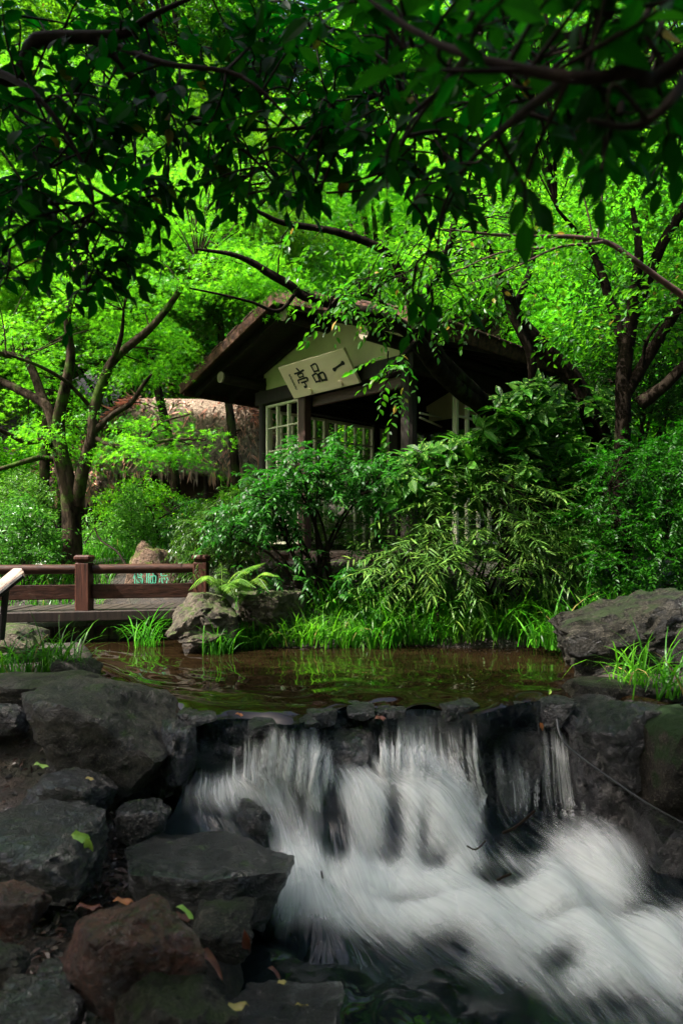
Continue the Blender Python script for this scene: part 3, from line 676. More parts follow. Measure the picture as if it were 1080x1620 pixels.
# ------------------------------------------------------------------ pavilion
def pavilion():
    O = np.array((-0.2, 10.35, 1.0)); rz = math.atan2(-.72, .69)
    root = empty('pavilion', O, 'dark timber garden pavilion with cream gable, low pitched roof and white lattice windows', 'pavilion', rz=rz)
    def pt(name, mb, mat, parent=root, kind=None): return link(name, mb.mesh(name), mat, parent, kind=kind)
    D = 4.3; sl_ = 0.35; apex = 3.60; HX = 2.54; y0, y1 = -1.0, D + .6
    # columns
    for x, y, r in ((-1.6, 0, .085), (1.6, 0, .115), (-1.6, D, .1), (1.6, D, .1), (-1.6, 2.75, .08), (1.6, 2.3, .1)):
        pt('column', MB().tube([(x, y, -.15), (x, y, 1.3), (x, y, 2.9)], [r, r * .98, r * .95], 14, 1), M['timber'])
    pt('door_post', MB().bevbox((-.55, 0, 1.22), (.17, .15, 2.44), .012), M['post_red'])
    pt('column', MB().bevbox((-.30, 1.9, 1.2), (.2, .2, 2.7), .012), M['timber'])
    # beams
    pt('tie_beam', MB().bevbox((0, 0, 2.565), (3.5, .16, .23), .012), M['timber'])
    pt('tie_beam', MB().bevbox((0, D, 2.565), (3.5, .16, .23), .012), M['timber'])
    pt('door_head', MB().bevbox((.56, .10, 2.36), (2.0, .06, .16), .008), M['bench'])
    for x in (-1.6, 1.6):
        pt('wall_plate', MB().bevbox((x, D / 2, 2.565), (.15, D - .17, .22), .012), M['timber'])
    for x, z in ((-1.6, 2.79), (1.6, 2.79), (0, 3.40)):
        p_ = pt('purlin', MB().tube([(x, y0 + .16, z), (x, D + .4, z)], [.09, .09], 14, 1), M['timber'])
        pt('purlin_end', MB().tube([(x, y0 + .13, z), (x, y0 + .158, z)], [.088, .088], 14, 1), M['logend'], p_)
    # gable panel with thickness
    for y in (0.02, D):
        g = [(-1.58, 2.685), (1.58, 2.685), (1.58, 3.03), (0, 3.565), (-1.58, 3.03)]
        v = [(x, y - .03, z) for x, z in g] + [(x, y + .03, z) for x, z in g]
        mb = MB().add(v, f3=[(0, 1, 2), (0, 2, 3), (0, 3, 4), (5, 7, 6), (5, 8, 7), (5, 9, 8)], f4=[(a, a + 5, (a + 1) % 5 + 5, (a + 1) % 5) for a in range(5)])
        pt('gable_panel', mb, M['cream'])
    # roof boards, rafters, fascia, shingles
    ang = math.atan(sl_); ca, sa = math.cos(ang), math.sin(ang); Ls = HX / ca
    for sd in (-1, 1):
        ax = np.array((sd * ca, 0, -sa)); up = np.array((sd * sa, 0, ca))
        rot = np.array([ax, (0, 1, 0), up]).T
        def at(l, y, h): return np.array((0, 0, apex)) + ax * l + np.array((0, y, 0)) + up * h
        roof = pt('roof', MB().box(at(Ls / 2, (y0 + y1) / 2, .04), (Ls - .004, y1 - y0 - .02, .05), rot), M['timber'])
        for k in range(9):
            y = y0 + .25 + k * (y1 - y0 - .5) / 8
            pt('rafter', MB().bevbox(at(Ls / 2 + .02, y, -.045), (Ls - .10, .075, .11), .006, rot), M['timber'], roof)
        pt('barge_board', MB().bevbox(at(Ls / 2, y0 - .02, .015), (Ls + .04, .05, .17), .008, rot), M['fascia'], roof)
        pt('barge_board', MB().bevbox(at(Ls / 2, y1 + .02, .03), (Ls + .04, .05, .22), .008, rot), M['fascia'], roof)
        pt('eave_board', MB().bevbox(at(Ls + .02, (y0 + y1) / 2, .02), (.05, y1 - y0 - .06, .20), .008, rot), M['fascia'], roof)
        rows, cols = 12, 23; w = (y1 - y0 + .1) / cols; l = Ls / rows
        if sd == 1:
            mes = []
            for q in range(4):
                mb = MB().bevbox((0, 0, 0), (l * 1.35, w * (.90 + .03 * q), .028), .006)
                me = mb.mesh('shingle'); me.materials.append(M['shingle']); mes.append(me)
            for a in range(rows):
                for b in range(cols):
                    o = link('shingle', random.choice(mes), None, roof)
                    c = at(l * (a + .5) + .03, y0 - .05 + w * (b + .5 + (.25 if a % 2 else -.05)), .10 + random.uniform(-.006, .01))
                    rr = Matrix.Rotation(random.uniform(-.03, .03), 3, 'Z')
                    t = Matrix(((ax[0], 0, up[0]), (0, 1, 0), (ax[2], 0, up[2]))) @ Matrix.Rotation(.055, 3, 'Y') @ rr
                    m4 = t.to_4x4(); m4.translation = Vector(c); o.matrix_local = m4
        else:
            mb = MB()
            for a in range(rows):
                for b in range(cols):
                    mb.bevbox(at(l * (a + .5) + .03, y0 - .05 + w * (b + .5 + (.25 if a % 2 else -.05)), .10 + random.uniform(-.006, .012)), (l * 1.35, w * .93, .03), .006, rot)
            pt('shingles', mb, M['shingle'], roof, 'stuff')
    pt('ridge_cap', MB().bevbox((0, (y0 + y1) / 2, apex + .17), (.34, y1 - y0 + .2, .09), .03).bevbox((0, y0 + .2, apex + .235), (.22, .5, .07), .02), M['fascia'])
    # lattice windows
    def lattice(x0, x1, z0, z1, nx, nz, place, y=0):
        m_, T = place
        def loc(u, v, w_, h, t, c=(0, 0)):
            return MB().bevbox(T(u, v), (w_, t, h) if m_ == 'x' else (t, w_, h), .004)
        fr = MB()
        W = x1 - x0
        for u in (x0 + .02, x1 - .02): fr.bevbox(T(u, (z0 + z1) / 2), ((.045, .07, z1 - z0) if m_ == 'x' else (.07, .045, z1 - z0)), .004)
        for v in (z0 + .02, z1 - .02): fr.bevbox(T((x0 + x1) / 2, v), ((W - .095, .066, .04) if m_ == 'x' else (.066, W - .095, .04)), .004)
        f = pt('lattice_window', fr, M['lattice'])
        for k in range(1, nx):
            u = x0 + W * k / nx
            pt('bar', loc(u, (z0 + z1) / 2, .04, z1 - z0 - .09, .06), M['lattice'], f)
        for k in range(1, nz):
            v = z0 + (z1 - z0) * k / nz
            pt('bar', loc((x0 + x1) / 2, v, W - .1, .026, .048), M['lattice'], f)
    lattice(-1.5, -.645, .12, 2.43, 3, 6, ('x', lambda u, v: (u, 0, v)))
    for a, b in ((.12, 1.4), (1.42, 2.66), (2.85, 4.18)):
        lattice(a, b, .12, 2.40, 5, 6, ('y', lambda u, v: (-1.6, u, v)))
    lattice(1.02, 2.18, .12, 2.36, 4, 6, ('y', lambda u, v: (1.6, u, v)))
    # boarded wall sections on the stream side
    wl_ = None
    for k in range(16):
        y = 2.44 + .112 * k + .056
        if y < D - .1: pt('wall_board', MB().bevbox((1.6, y, 1.28), (.03, .108, 2.34), .004), M['timber'])
    pt('floor', MB().bevbox((0, D / 2 - .1, -.05), (3.9, D + 1.0, .14), .02), M['board'])
    # cross braces under the entrance beam
    for dz in (0, .16):
        pt('brace', MB().tube([(1.5, .35, 1.95 - dz * .4), (.2, 2.5, 2.33 - dz)], [.016, .016], 6, 1), M['lattice'])
    pt('rain_chain', MB().tube([(1.62, .95, 2.6), (1.62, .95, .0)], [.012, .012], 6, 1), M['lattice'])

    # name board hung on the tie beam, leaning out at its top
    bl = np.array((-.67, -.10, 2.42)); W = 1.46; lean = math.atan2(.32, .43); H = .54
    rt = Matrix.Rotation(rz, 3, 'Z') @ Matrix.Rotation(lean, 3, 'X')
    Rz = Matrix.Rotation(rz, 3, 'Z')
    cw = Vector(O) + Rz @ Vector(bl)
    b = bpy.data.objects.new('name_board', None); COL.objects.link(b); b.location = cw
    b.rotation_euler = rt.to_euler()
    tag(b, 'cream wooden name board with brushed black characters hanging tilted under the pavilion gable', 'sign')
    link('panel', MB().bevbox((W / 2, 0.0, H / 2), (W, .045, H), .006).mesh('panel'), M['plaque'], b)
    def strokes(name, sts, ox, oz, sx, sz, mat, parent, yy, lean_=0.0):
        mb = MB()
        for st in sts:
            p = np.array([q[:2] for q in st], float); w = np.array([q[2] if len(q) > 2 else .1 for q in st])
            if len(p) > 2: 
                p3, w = spline(np.c_[p, np.zeros(len(p))], w, 4); p = p3[:, :2]
            p = np.c_[ox + sx * (p[:, 0] + lean_ * p[:, 1]), oz + sz * p[:, 1]]
            t = nrm(np.gradient(p, axis=0)); nn = np.c_[-t[:, 1], t[:, 0]]
            # round the ends a little
            e0 = p[0] - t[0] * w[0] * sx * .35; e1 = p[-1] + t[-1] * w[-1] * sx * .35
            p = np.vstack([e0, p, e1]); nn = np.vstack([nn[:1], nn, nn[-1:]]); w = np.r_[w[0] * .45, w, w[-1] * .45]
            hw = (w * sx / 2)[:, None]
            a, c = p + nn * hw, p - nn * hw; m = len(p)
            v = np.vstack([np.c_[a[:, 0], np.full(m, yy), a[:, 1]], np.c_[c[:, 0], np.full(m, yy), c[:, 1]]])
            mb.add(v, f4=[(k, m + k, m + k + 1, k + 1) for k in range(m - 1)])
            yy -= .0004
        return link(name, mb.mesh(name), mat, parent)
    G1 = [[(-.02, .36, .30), (.22, .44, .15), (.5, .50, .15), (.8, .56, .17), (1.02, .62, .32)]]
    def sq(x0, y0_, x1, y1_, w=.12): return [[(x0, y1_, w), (x0 + .03, y0_, w * .9)], [(x0 - .03, y1_, w * .8), (x1, y1_ + .03, w), (x1 - .03, y0_, w * 1.1)], [(x0, y0_ + .03, w * .8), (x1 - .05, y0_ + .03, w)]]
    G2 = sq(.26, .60, .72, .96) + sq(.0, .06, .42, .46, .13) + sq(.56, .06, 1.0, .44, .14)
    G3 = [[(.44, 1.04, .13), (.54, .90, .15)], [(.04, .80, .12), (.5, .82, .10), (.96, .86, .14)], [(.26, .72, .10), (.30, .54, .1)], [(.26, .72, .1), (.72, .74, .1), (.68, .54, .11)], [(.3, .56, .09), (.7, .57, .09)],
          [(.06, .44, .1), (.02, .28, .12)], [(.06, .44, .1), (.92, .46, .12), (.86, .30, .13)], [(.26, .27, .11), (.76, .29, .12)], [(.52, .28, .12), (.54, .04, .13), (.36, .02, .2)]]
    yf = -.026
    strokes('lettering', G1, .83 * W - .10, .60 * H - .13, .22, .25, M['ink'], b, yf)
    strokes('lettering', G2, .525 * W - .125, .56 * H - .15, .24, .29, M['ink'], b, yf)
    strokes('lettering', G3, .27 * W - .11, .52 * H - .14, .24, .30, M['ink'], b, yf)
    sg = []
    for k in range(5):
        y = .9 - k * .2
        sg += [[(.1, y, .16), (.8, y + .05, .16)], [(.5, y + .1, .14), (.3, y - .09, .14)], [(.25, y - .06, .13), (.85, y - .09, .15)]]
    strokes('lettering', sg, .125 * W - .035, .26 * H, .062, .26, M['ink'], b, yf)
    for u in (.30, .76):
        link('knob', MB().tube([(u * W, -.02, .13 * H), (u * W, -.055, .13 * H)], [.05, .045], 16, 1).mesh('knob', smooth=False), M['plaque'], b)
    return strokes
STROKES = pavilion()

# ------------------------------------------------------------------ thatched huts
def thatched(name, label, c, rx, ry, zb, zt, ridge, zg, rough=1.0, rz=0.0):
    """hip roof of thatch: eave rectangle rx by ry at height zb, ridge of half length ridge at zt"""
    root = empty(name, (c[0], c[1], zg), label, 'hut')
    nu, nv = 56, 12
    ang = np.arange(nu) / nu * 2 * PI
    ex = np.sign(np.cos(ang)) * np.abs(np.cos(ang)) ** .55 * rx; ey = np.sign(np.sin(ang)) * np.abs(np.sin(ang)) ** .55 * ry
    tx = np.clip(ex, -ridge, ridge)
    V = []
    for k in range(nv):
        t = k / (nv - 1); q = t ** .85
        x = ex * (1 - t) + tx * t; y = ey * (1 - t)
        z = zb + (zt - zb) * (q + .12 * np.sin(t * PI))
        V.append(np.stack([x, y, z + .03 * R.normal(0, 1, nu) * (1 - t)], -1))
    inner = np.stack([ex * .86, ey * .86, np.full(nu, zb + .02)], -1)
    lip = np.stack([ex * .97, ey * .97, np.full(nu, zb - .10)], -1)
    V = np.concatenate([inner[None], lip[None], np.array(V)])
    nv += 2
    i, j = np.meshgrid(np.arange(nv - 1), np.arange(nu), indexing='ij')
    f = np.stack([i * nu + j, i * nu + (j + 1) % nu, (i + 1) * nu + (j + 1) % nu, (i + 1) * nu + j], -1).reshape(-1, 4)
    a = math.cos(rz), math.sin(rz); Rm = np.array([(a[0], -a[1], 0), (a[1], a[0], 0), (0, 0, 1)])
    off = np.array((c[0], c[1], 0))
    roof = part('thatched_roof', MB().add(V.reshape(-1, 3) @ Rm.T + off, f4=f), M['thatch'], root, True)
    # straw ends all over the slope and hanging at the eave
    n = 9000
    t = R.random(n) ** 1.5; k = R.random(n) * nu; k0 = k.astype(int) % nu; k1 = (k0 + 1) % nu; fr = (k % 1)[:, None]
    def surf(t, k0, k1, fr):
        e = np.stack([ex, ey], -1); tt = np.stack([tx, np.zeros(nu)], -1)
        E = e[k0] * (1 - fr) + e[k1] * fr; T_ = tt[k0] * (1 - fr) + tt[k1] * fr
        xy = E * (1 - t[:, None]) + T_ * t[:, None]
        return np.c_[xy, zb + (zt - zb) * (t ** .85 + .12 * np.sin(t * PI))]
    p0 = surf(t, k0, k1, fr); p1 = surf(np.maximum(t - .12, 0), k0, k1, fr)
    d = nrm(p1 - p0 + np.array((0, 0, -.02))); d = nrm(d + rnd(n, 3, .34)); low = t < .05
    d[low] = nrm(d[low] * .6 - UP * .8 + rnd(low.sum(), 3, .15))
    nn = nrm(np.c_[p0[:, :2], np.full(n, .8)])
    L = (p0 @ Rm.T + off + np.array((0, 0, .0)), d @ Rm.T, nn @ Rm.T, R.uniform(.2, .46, n) * rough)
    v, ff = inst(T_lance(.11, .05), *L)
    o = link('straw', MB().add(v, f3=ff).mesh('straw', np.array(root.location)), M['straw'], roof, kind='stuff')
    wx, wy = rx * .78, ry * .72
    mb = MB().box((0, 0, (zb + zg) / 2 + .1), (wx * 2, wy * 2, zb - zg + .3))
    mb.v = [v @ Rm.T + off for v in mb.v]
    part('wall', mb, M['mud'], root)
    for sx in (-1, -.35, .3, 1):
        q = np.array((sx * rx * .84, -ry * .84, 0)) @ Rm.T + off
        part('post', MB().tube([q + (0, 0, zg - .3), q + (0, 0, zb + .1)], [.055, .05], 8, 1), M['board'], root)
    return root
thatched('thatched_hut', 'broad thatched hut with shaggy straw roof behind the maple', (-3.7, 16.6), 2.6, 2.0, 2.68, 4.65, 1.2, .8, rz=.05)
thatched('thatched_hut', 'low thatched hut with drooping straw eaves, partly behind the maple trunk', (-5.95, 15.3), 1.05, 1.25, 2.25, 3.35, .25, .8, rz=.35)
def gable_block():
    root = empty('gateway_roof', (-4.9, 15.9, 3.3), 'small dark red gable roof rising between the thatched huts', 'roof')
    part('gable_front', MB().bevbox((-4.98, 15.2, 3.35), (.5, .1, .5), .02), M['timber'], root)
    part('ridge_board', MB().bevbox((-4.98, 15.2, 3.63), (.62, .5, .07), .02), M['fascia'], root)
gable_block()

# ------------------------------------------------------------------ bridge
def bridge():
    def yb(x): return 7.9 + (x + 2.97) * .22                      # front railing line
    root = empty('footbridge', (-2.97, 8.4, .2), 'low wooden footbridge with red brown post and rail fence across the pool inlet', 'bridge')
    ZD = .36
    k = 0; x = -5.6
    while x < -1.78:
        w = .128
        part('plank', MB().bevbox((x + w / 2, yb(x) + .35, ZD - .025 + random.uniform(-.004, .004)), (w - .007, .96, .05), .006), M['deck'], root); x += w
    def seg(a, b, z, ry, rz_, mat, name, rnd_=False, dy=0.0):
        A = np.array((a, yb(a) + dy, z)); B = np.array((b, yb(b) + dy, z))
        if rnd_: mb = MB().tube([A, (A + B) / 2, B], [ry] * 3, 12, 1)
        else:
            th = math.atan2(B[1] - A[1], B[0] - A[0]); c, s_ = math.cos(th), math.sin(th)
            mb = MB().bevbox((A + B) / 2, (np.linalg.norm(B - A), ry, rz_), .008, np.array([(c, -s_, 0), (s_, c, 0), (0, 0, 1)]))
        part(name, mb, mat, root, smooth=rnd_)
    posts = [-4.75, -2.97, -1.68]
    for x in posts:
        po = part('post', MB().bevbox((x, yb(x), ZD + .27), (.165, .165, .56), .012), M['railpost'], root)
        cm = MB().bevbox((x, yb(x), ZD + .605), (.19, .19, .065), .02).bevbox((x, yb(x), ZD + .565), (.145, .145, .02), .004)
        link('post_cap', cm.mesh('post_cap', np.array(root.location)), M['railpost'], po)
    for a, b in zip(posts[:-1], posts[1:]):
        seg(a + .086, b - .086, ZD + .475, .056, 0, M['rail'], 'top_rail', True)
        seg(a + .086, b - .086, ZD + .215, .07, .17, M['rail'], 'middle_rail')
    seg(-5.6, posts[0] - .086, ZD + .475, .056, 0, M['rail'], 'top_rail', True)
    seg(-5.6, posts[0] - .086, ZD + .215, .07, .17, M['rail'], 'middle_rail')
    seg(-5.6, -1.75, ZD - .052, .05, .11, M['board'], 'edge_beam', False, -.165)
    x = -5.6
    while x < -1.85:
        w = .15
        part('skirt_board', MB().bevbox((x + w / 2, yb(x) + .16 + random.uniform(-.012, .012), -.02), (w - .012, .03, .36), .004), M['board'], root); x += w
bridge()
def far_railing():
    root = empty('garden_railing', (-1.9, 9.7, .8), 'brown wooden railing beyond the bridge deck half hidden by the fern', 'railing')
    def bar(p, q, r): part('rail', MB().tube([p, q], [r, r], 10, 1), M['bench'], root, True)
    bar(P(276, 915, 9.6), P(470, 906, 9.9), .055); bar(P(276, 926, 9.6), P(470, 922, 9.9), .04); bar(P(340, 893, 9.7), P(560, 889, 10.0), .05)
    for x in (330, 450): part('post', MB().bevbox(P(x, 915, 9.75), (.12, .12, .7), .01), M['railpost'], root)
far_railing()
def bench():
    c = P(255, 949, 9.3)
    root = empty('timber_step', c, 'low step of two purplish brown timbers lying beyond the bridge', 'step')
    part('timber', MB().bevbox(P(262, 943, 9.45), (1.0, .22, .06), .012), M['bench'], root)
    part('timber', MB().bevbox(P(262, 953, 9.35), (1.02, .24, .09), .012), M['bench'], root)
bench()
def info_sign():
    root = empty('info_panel', P(5, 1005, 5.6), 'pinkish slanted information panel on dark metal legs at the left edge', 'sign')
    a, b, c, d = P(-45, 945, 5.45), P(2, 943, 5.45), P(38, 905, 5.75), P(-10, 900, 5.8)
    a, b, c, d = P(-70, 975, 5.4), P(0, 935, 5.42), P(38, 904, 5.62), P(15, 899, 5.75)
    d = P(-10, 925, 5.8); d = P(-30, 930, 5.72)
    top = np.array([P(-40, 968, 5.42), P(0, 936, 5.45), P(38, 905, 5.50), P(34, 899, 5.72), P(22, 899, 5.80), P(0, 917, 5.78), P(-40, 946, 5.75)])
    low = top - np.array((-.012, 0, .035))
    n = len(top)
    mb = MB().add(np.vstack([top, low]), f3=[(0, k, k + 1) for k in range(1, n - 1)] + [(n, n + k + 1, n + k) for k in range(1, n - 1)], f4=[(k, n + k, n + (k + 1) % n, (k + 1) % n) for k in range(n)])
    part('panel', mb, M['sign'], root)
    e = np.array((0, -.012, -.028))
    part('frame', MB().tube([top[0] + e, top[1] + e, top[2] + e], [.022] * 3, 6, 1), M['signdark'], root)
    for A, B in ((P(10, 930, 5.52), P(3, 1012, 5.55)), (P(-14, 950, 5.55), P(-16, 1012, 5.55)), (P(-8, 935, 5.72), P(-14, 1012, 5.72))):
        part('leg', MB().tube([A, (A + B) / 2, B], [.028, .026, .024], 8, 1), M['signdark'], root)
info_sign()

# ------------------------------------------------------------------ rocks
def ico(sub):
    bm = bmesh.new(); bmesh.ops.create_icosphere(bm, subdivisions=sub, radius=1.0)
    v = np.array([x.co[:] for x in bm.verts]); bm.verts.index_update()
    f = np.array([[q.index for q in x.verts] for x in bm.faces]); bm.free(); return v, f
ICO = {k: ico(k) for k in (3, 4, 5)}
def rock(name, label, c, half, mat, seed, rz=0.0, tilt=(0, 0), ang=0.7, sub=4, flat_top=0.75, rough=1.0, cat='rock', group=None, planes=9):
    """angular boulder: smooth-min of random cutting planes, then fractal relief"""
    g = np.random.default_rng(seed)
    d, f = ICO[sub]
    nr = nrm(g.normal(0, 1, (planes, 3))); h = g.uniform(.72, 1.0, planes)
    nr = np.vstack([nr, [(0.1 * g.normal(), .1 * g.normal(), 1)], [(0, 0, -1)]]); nr = nrm(nr); h = np.r_[h, flat_top, .8]
    nr = np.vstack([nr, [(1, 0, 0), (-1, 0, 0), (0, 1, 0), (0, -1, 0)]]); h = np.r_[h, g.uniform(.85, 1, 4)]
    dots = np.maximum(d @ nr.T, 1e-3)
    r = h / dots
    kx = 14 + 22 * ang
    rad = (np.sum(np.minimum(r, 6) ** -kx, 1)) ** (-1 / kx)
    rad = np.minimum(rad, 1.5)
    v = d * rad[:, None]
    o3 = g.uniform(-50, 50, 3)
    big = np.array([mnoise.fractal(Vector(p * 1.3 + o3), 1.0, 2.0, 3) for p in v])
    fine = np.array([mnoise.turbulence(Vector(p * 4.0 + o3), 4, True) for p in v])
    fin2 = np.array([mnoise.noise(Vector(p * 11.0 + o3)) for p in v])
    v = v * (1 + .10 * rough * big + .09 * rough * (fine - .5) + .012 * rough * fin2)[:, None]
    rid = np.array([mnoise.ridged_multi_fractal(Vector(p * 1.7 + o3), 1.0, 2.1, 4, 1.0, 2.0) for p in v])
    v = v * (1 - .055 * rough * np.clip(rid - 1.0, 0, 1.2))[:, None]
    # a few ledges / bedding steps
    v[:, 2] += .025 * rough * np.sin(v[:, 2] * 9 + big * 5)
    v *= np.asarray(half)
    m = (Matrix.Rotation(rz, 3, 'Z') @ Matrix.Rotation(tilt[0], 3, 'X') @ Matrix.Rotation(tilt[1], 3, 'Y'))
    v = v @ np.array(m).T
    me = MB().add(v, f3=f).mesh(name, smooth=True)
    me.set_sharp_from_angle(angle=math.radians(27))
    o = link(name, me, M[mat], loc=c)
    return tag(o, label, cat, group)
def prock(px0, py0, px1, py1, Y, label, mat, seed, depth=None, name='rock', **k):
    """rock whose outline spans a pixel box at distance Y"""
    a, b = P(px0, py1, Y), P(px1, py0, Y)
    c = (a + b) / 2; hx, hz = (b[0] - a[0]) / 2, (b[2] - a[2]) / 2
    if Y < 4.3: k.setdefault('sub', 5)
    hy = depth / 2 if depth else hx * .8
    return rock(name, label, c, (hx * 1.02, hy, hz * 1.1), mat, seed, **k)
# left bank
prock(46, 1088, 304, 1250, 4.65, 'large angular grey boulder flanking the waterfall lip on the left bank', 'r_grey', 11, depth=.95, name='boulder', sub=5, rz=-.1, tilt=(.12, .10), flat_top=.9)
prock(-30, 1062, 166, 1118, 5.15, 'flat mossy slab lying by the pool above the large grey boulder', 'r_slab', 12, depth=.7, sub=5, rz=.05, tilt=(.06, -.03), flat_top=.7, ang=.9)
prock(88, 1040, 162, 1082, 5.75, 'pale flat stone between the mossy slab and the pool grass', 'r_slab', 13, depth=.5, rz=.2)
prock(-40, 1108, 40, 1165, 4.75, 'dark stone under the mossy slab at the frame edge', 'r_dark', 14)
prock(32, 1218, 192, 1292, 4.05, 'smooth dark rounded stone below the large grey boulder', 'r_dark', 15, depth=.5, rz=.1, tilt=(.1, .05), ang=.2, flat_top=.85)
prock(-60, 1285, 176, 1400, 3.55, 'wide dark flat boulder with bright green leaf scraps on its edge', 'r_dark', 16, depth=.7, name='boulder', sub=5, flat_top=.8, tilt=(.12, .04))
prock(182, 1268, 268, 1332, 3.95, 'small dark mossy stone at the edge of the white water', 'r_dark', 17)
prock(150, 1190, 250, 1262, 4.5, 'black stone wedged beneath the large grey boulder', 'r_black', 18)
def slab():
    v = np.array([P(262, 1318, 4.02), P(392, 1318, 3.92), P(468, 1352, 3.62), P(455, 1378, 3.42), P(330, 1392, 3.22), P(205, 1384, 3.28), P(192, 1340, 3.6)])
    c = v.mean(0); bot = (v - c) * np.array((.84, .84, 1)) + c - np.array((0, -.04, .26)); bot[2:4] += (-.06, 0, -.10)
    bm = bmesh.new(); tv = [bm.verts.new(p - c) for p in v]; bv = [bm.verts.new(p - c) for p in bot]
    n = len(v); bm.faces.new(tv); bm.faces.new(bv[::-1])
    for k in range(n): bm.faces.new((tv[k], bv[k], bv[(k + 1) % n], tv[(k + 1) % n]))
    bmesh.ops.recalc_face_normals(bm, faces=bm.faces[:])
    bmesh.ops.triangulate(bm, faces=bm.faces[:]); bmesh.ops.subdivide_edges(bm, edges=bm.edges[:], cuts=11, use_grid_fill=True)
    bmesh.ops.triangulate(bm, faces=bm.faces[:])
    for q in range(2): bmesh.ops.smooth_vert(bm, verts=bm.verts[:], factor=.5, use_axis_x=True, use_axis_y=True, use_axis_z=True)
    bm.normal_update()
    for q in bm.verts:
        p = q.co
        q.co = p + q.normal * (.030 * mnoise.fractal(p * 5, 1, 2, 4) + .02 * (mnoise.turbulence(p * 13, 3, True) - .5))
    me = bpy.data.meshes.new('rock'); bm.to_mesh(me); bm.free()
    me.polygons.foreach_set('use_smooth', np.ones(len(me.polygons), bool)); me.set_sharp_from_angle(angle=math.radians(35))
    o = link('rock', me, M['r_dark'], loc=c)
    tag(o, 'big flat dark wet slab jutting into the foot of the cascade', 'rock')
slab()
prock(-40, 1400, 76, 1478, 2.9, 'rounded brown stone low on the left bank', 'r_brown', 21, ang=.1)
prock(112, 1428, 316, 1612, 2.55, 'reddish brown angular block close to the camera', 'r_brown', 22, depth=.42, name='boulder', sub=5, rz=.35, tilt=(.1, .35), ang=1.0, flat_top=.85, planes=6)
prock(185, 1545, 345, 1680, 2.35, 'grey pointed stone leaning on the reddish brown block', 'r_slab', 23, depth=.4, rz=.5, tilt=(.1, .2), ang=.9)
prock(300, 1440, 400, 1505, 3.0, 'small green tinged stone under the flat dark slab', 'r_slab', 24, depth=.3)
prock(40, 1530, 130, 1600, 2.5, 'dark wet pebble left of the reddish brown block', 'r_dark', 25, ang=.2)
prock(-40, 1500, 46, 1560, 2.6, 'dark olive stone beneath the rounded brown stone', 'r_slab', 26, ang=.2)
prock(-30, 1575, 130, 1660, 2.3, 'wet grey stone in the bottom left corner', 'r_dark', 27, ang=.3)
prock(330, 1585, 560, 1680, 2.65, 'flat dark stone under the yellow fallen leaf by the black water', 'r_dark', 28, depth=.5, flat_top=.5)
prock(370, 1268, 428, 1350, 4.22, 'upright black rock splitting the white water on the left', 'r_black', 29, depth=.25, tilt=(.1, .25), ang=.8)
prock(-40, 985, 72, 1030, 6.4, 'pale green tinged boulder behind the grass at the left edge', 'r_pale', 30, depth=.6)
sg_ = np.random.default_rng(91); kk_ = 0
while kk_ < 26:
    y_ = sg_.uniform(2.35, 4.6); x_ = float(np.interp(y_, [2, 2.9, 3.3, 3.8, 4.3, 4.9], [-.42, -.47, -.5, -.68, -1.05, -1.5])) - abs(sg_.normal(0, .45)) - .03
    z_ = float(ground_z(x_, y_)); r_ = sg_.uniform(.03, .075)
    rock('stone', 'small wet stone lying loose in the leaf litter of the left bank', (x_, y_, z_ + r_ * .25), (r_, r_ * sg_.uniform(.7, 1), r_ * sg_.uniform(.45, .8)), 'r_dark' if kk_ % 3 else 'r_brown', 500 + kk_, rz=sg_.uniform(0, 6), sub=3, ang=.6, cat='stone', group='small stones in the litter of the left bank'); kk_ += 1
# ledge of the waterfall
for k, (a, b, c, d, Y, lab, dp) in enumerate([
    (290, 1156, 400, 1262, 4.72, 'wet black ledge rock under the left end of the fall', .4),
    (508, 1150, 606, 1236, 4.73, 'rounded black ledge rock bare of water in the middle of the fall', .4),
    (745, 1138, 860, 1300, 4.97, 'tall black ledge rock right of the central chute', .45)]):
    prock(a, b, c, d, Y, lab, 'r_black', 40 + k, depth=dp, rough=.9, ang=.4)
prock(246, 1130, 318, 1262, 4.56, 'black pitted rock at the left flank of the fall', 'r_black', 51, depth=.4, rough=1.3)
prock(896, 1120, 968, 1310, 4.86, 'black rock at the right flank of the fall', 'r_black', 52, depth=.4, rough=1.3)
lg = np.random.default_rng(55)
for k_, x_ in enumerate(np.linspace(-.98, 1.70, 13) + lg.normal(0, .04, 13)):
    r_ = lg.uniform(.06, .12); y_ = float(lip_y(x_) + lip_dy(x_)) + lg.uniform(.0, .14)
    rock('stone', 'small dark wet stone in the row along the lip of the fall', (x_, y_, -.075 + lg.uniform(-.025, .025)), (r_ * 1.3, r_, r_ * .62), 'r_dark', 600 + k_, rz=lg.uniform(0, 6), sub=4, ang=.4, cat='stone', group='stones along the lip of the fall')
prock(585, 1112, 640, 1150, 4.98, 'small dark stone breaking the pool surface at the lip', 'r_dark', 47, depth=.35)
prock(285, 1118, 325, 1160, 4.74, 'small wet stone beside the large grey boulder at the lip', 'r_dark', 48, depth=.3)
prock(845, 1098, 905, 1150, 5.02, 'small wet stone at the right corner of the lip', 'r_dark', 49, depth=.3)
prock(462, 1128, 505, 1150, 4.9, 'low pebble with a dead leaf just above the lip', 'r_dark', 50, depth=.3)
# far bank
prock(274, 936, 378, 1012, 7.35, 'pale boulder standing in the water at the end of the footbridge', 'r_pale', 60, depth=.8, name='boulder', sub=5, flat_top=.85, ang=.6, rough=1.4)
prock(283, 994, 372, 1016, 7.12, 'flat pale stone at the waterline below the pale boulder', 'r_pale', 61, depth=.35)
prock(374, 930, 478, 1000, 7.75, 'dull brown boulder under the dense bush right of the fern', 'r_pale', 62, depth=.8, name='boulder', sub=5, rough=1.3)
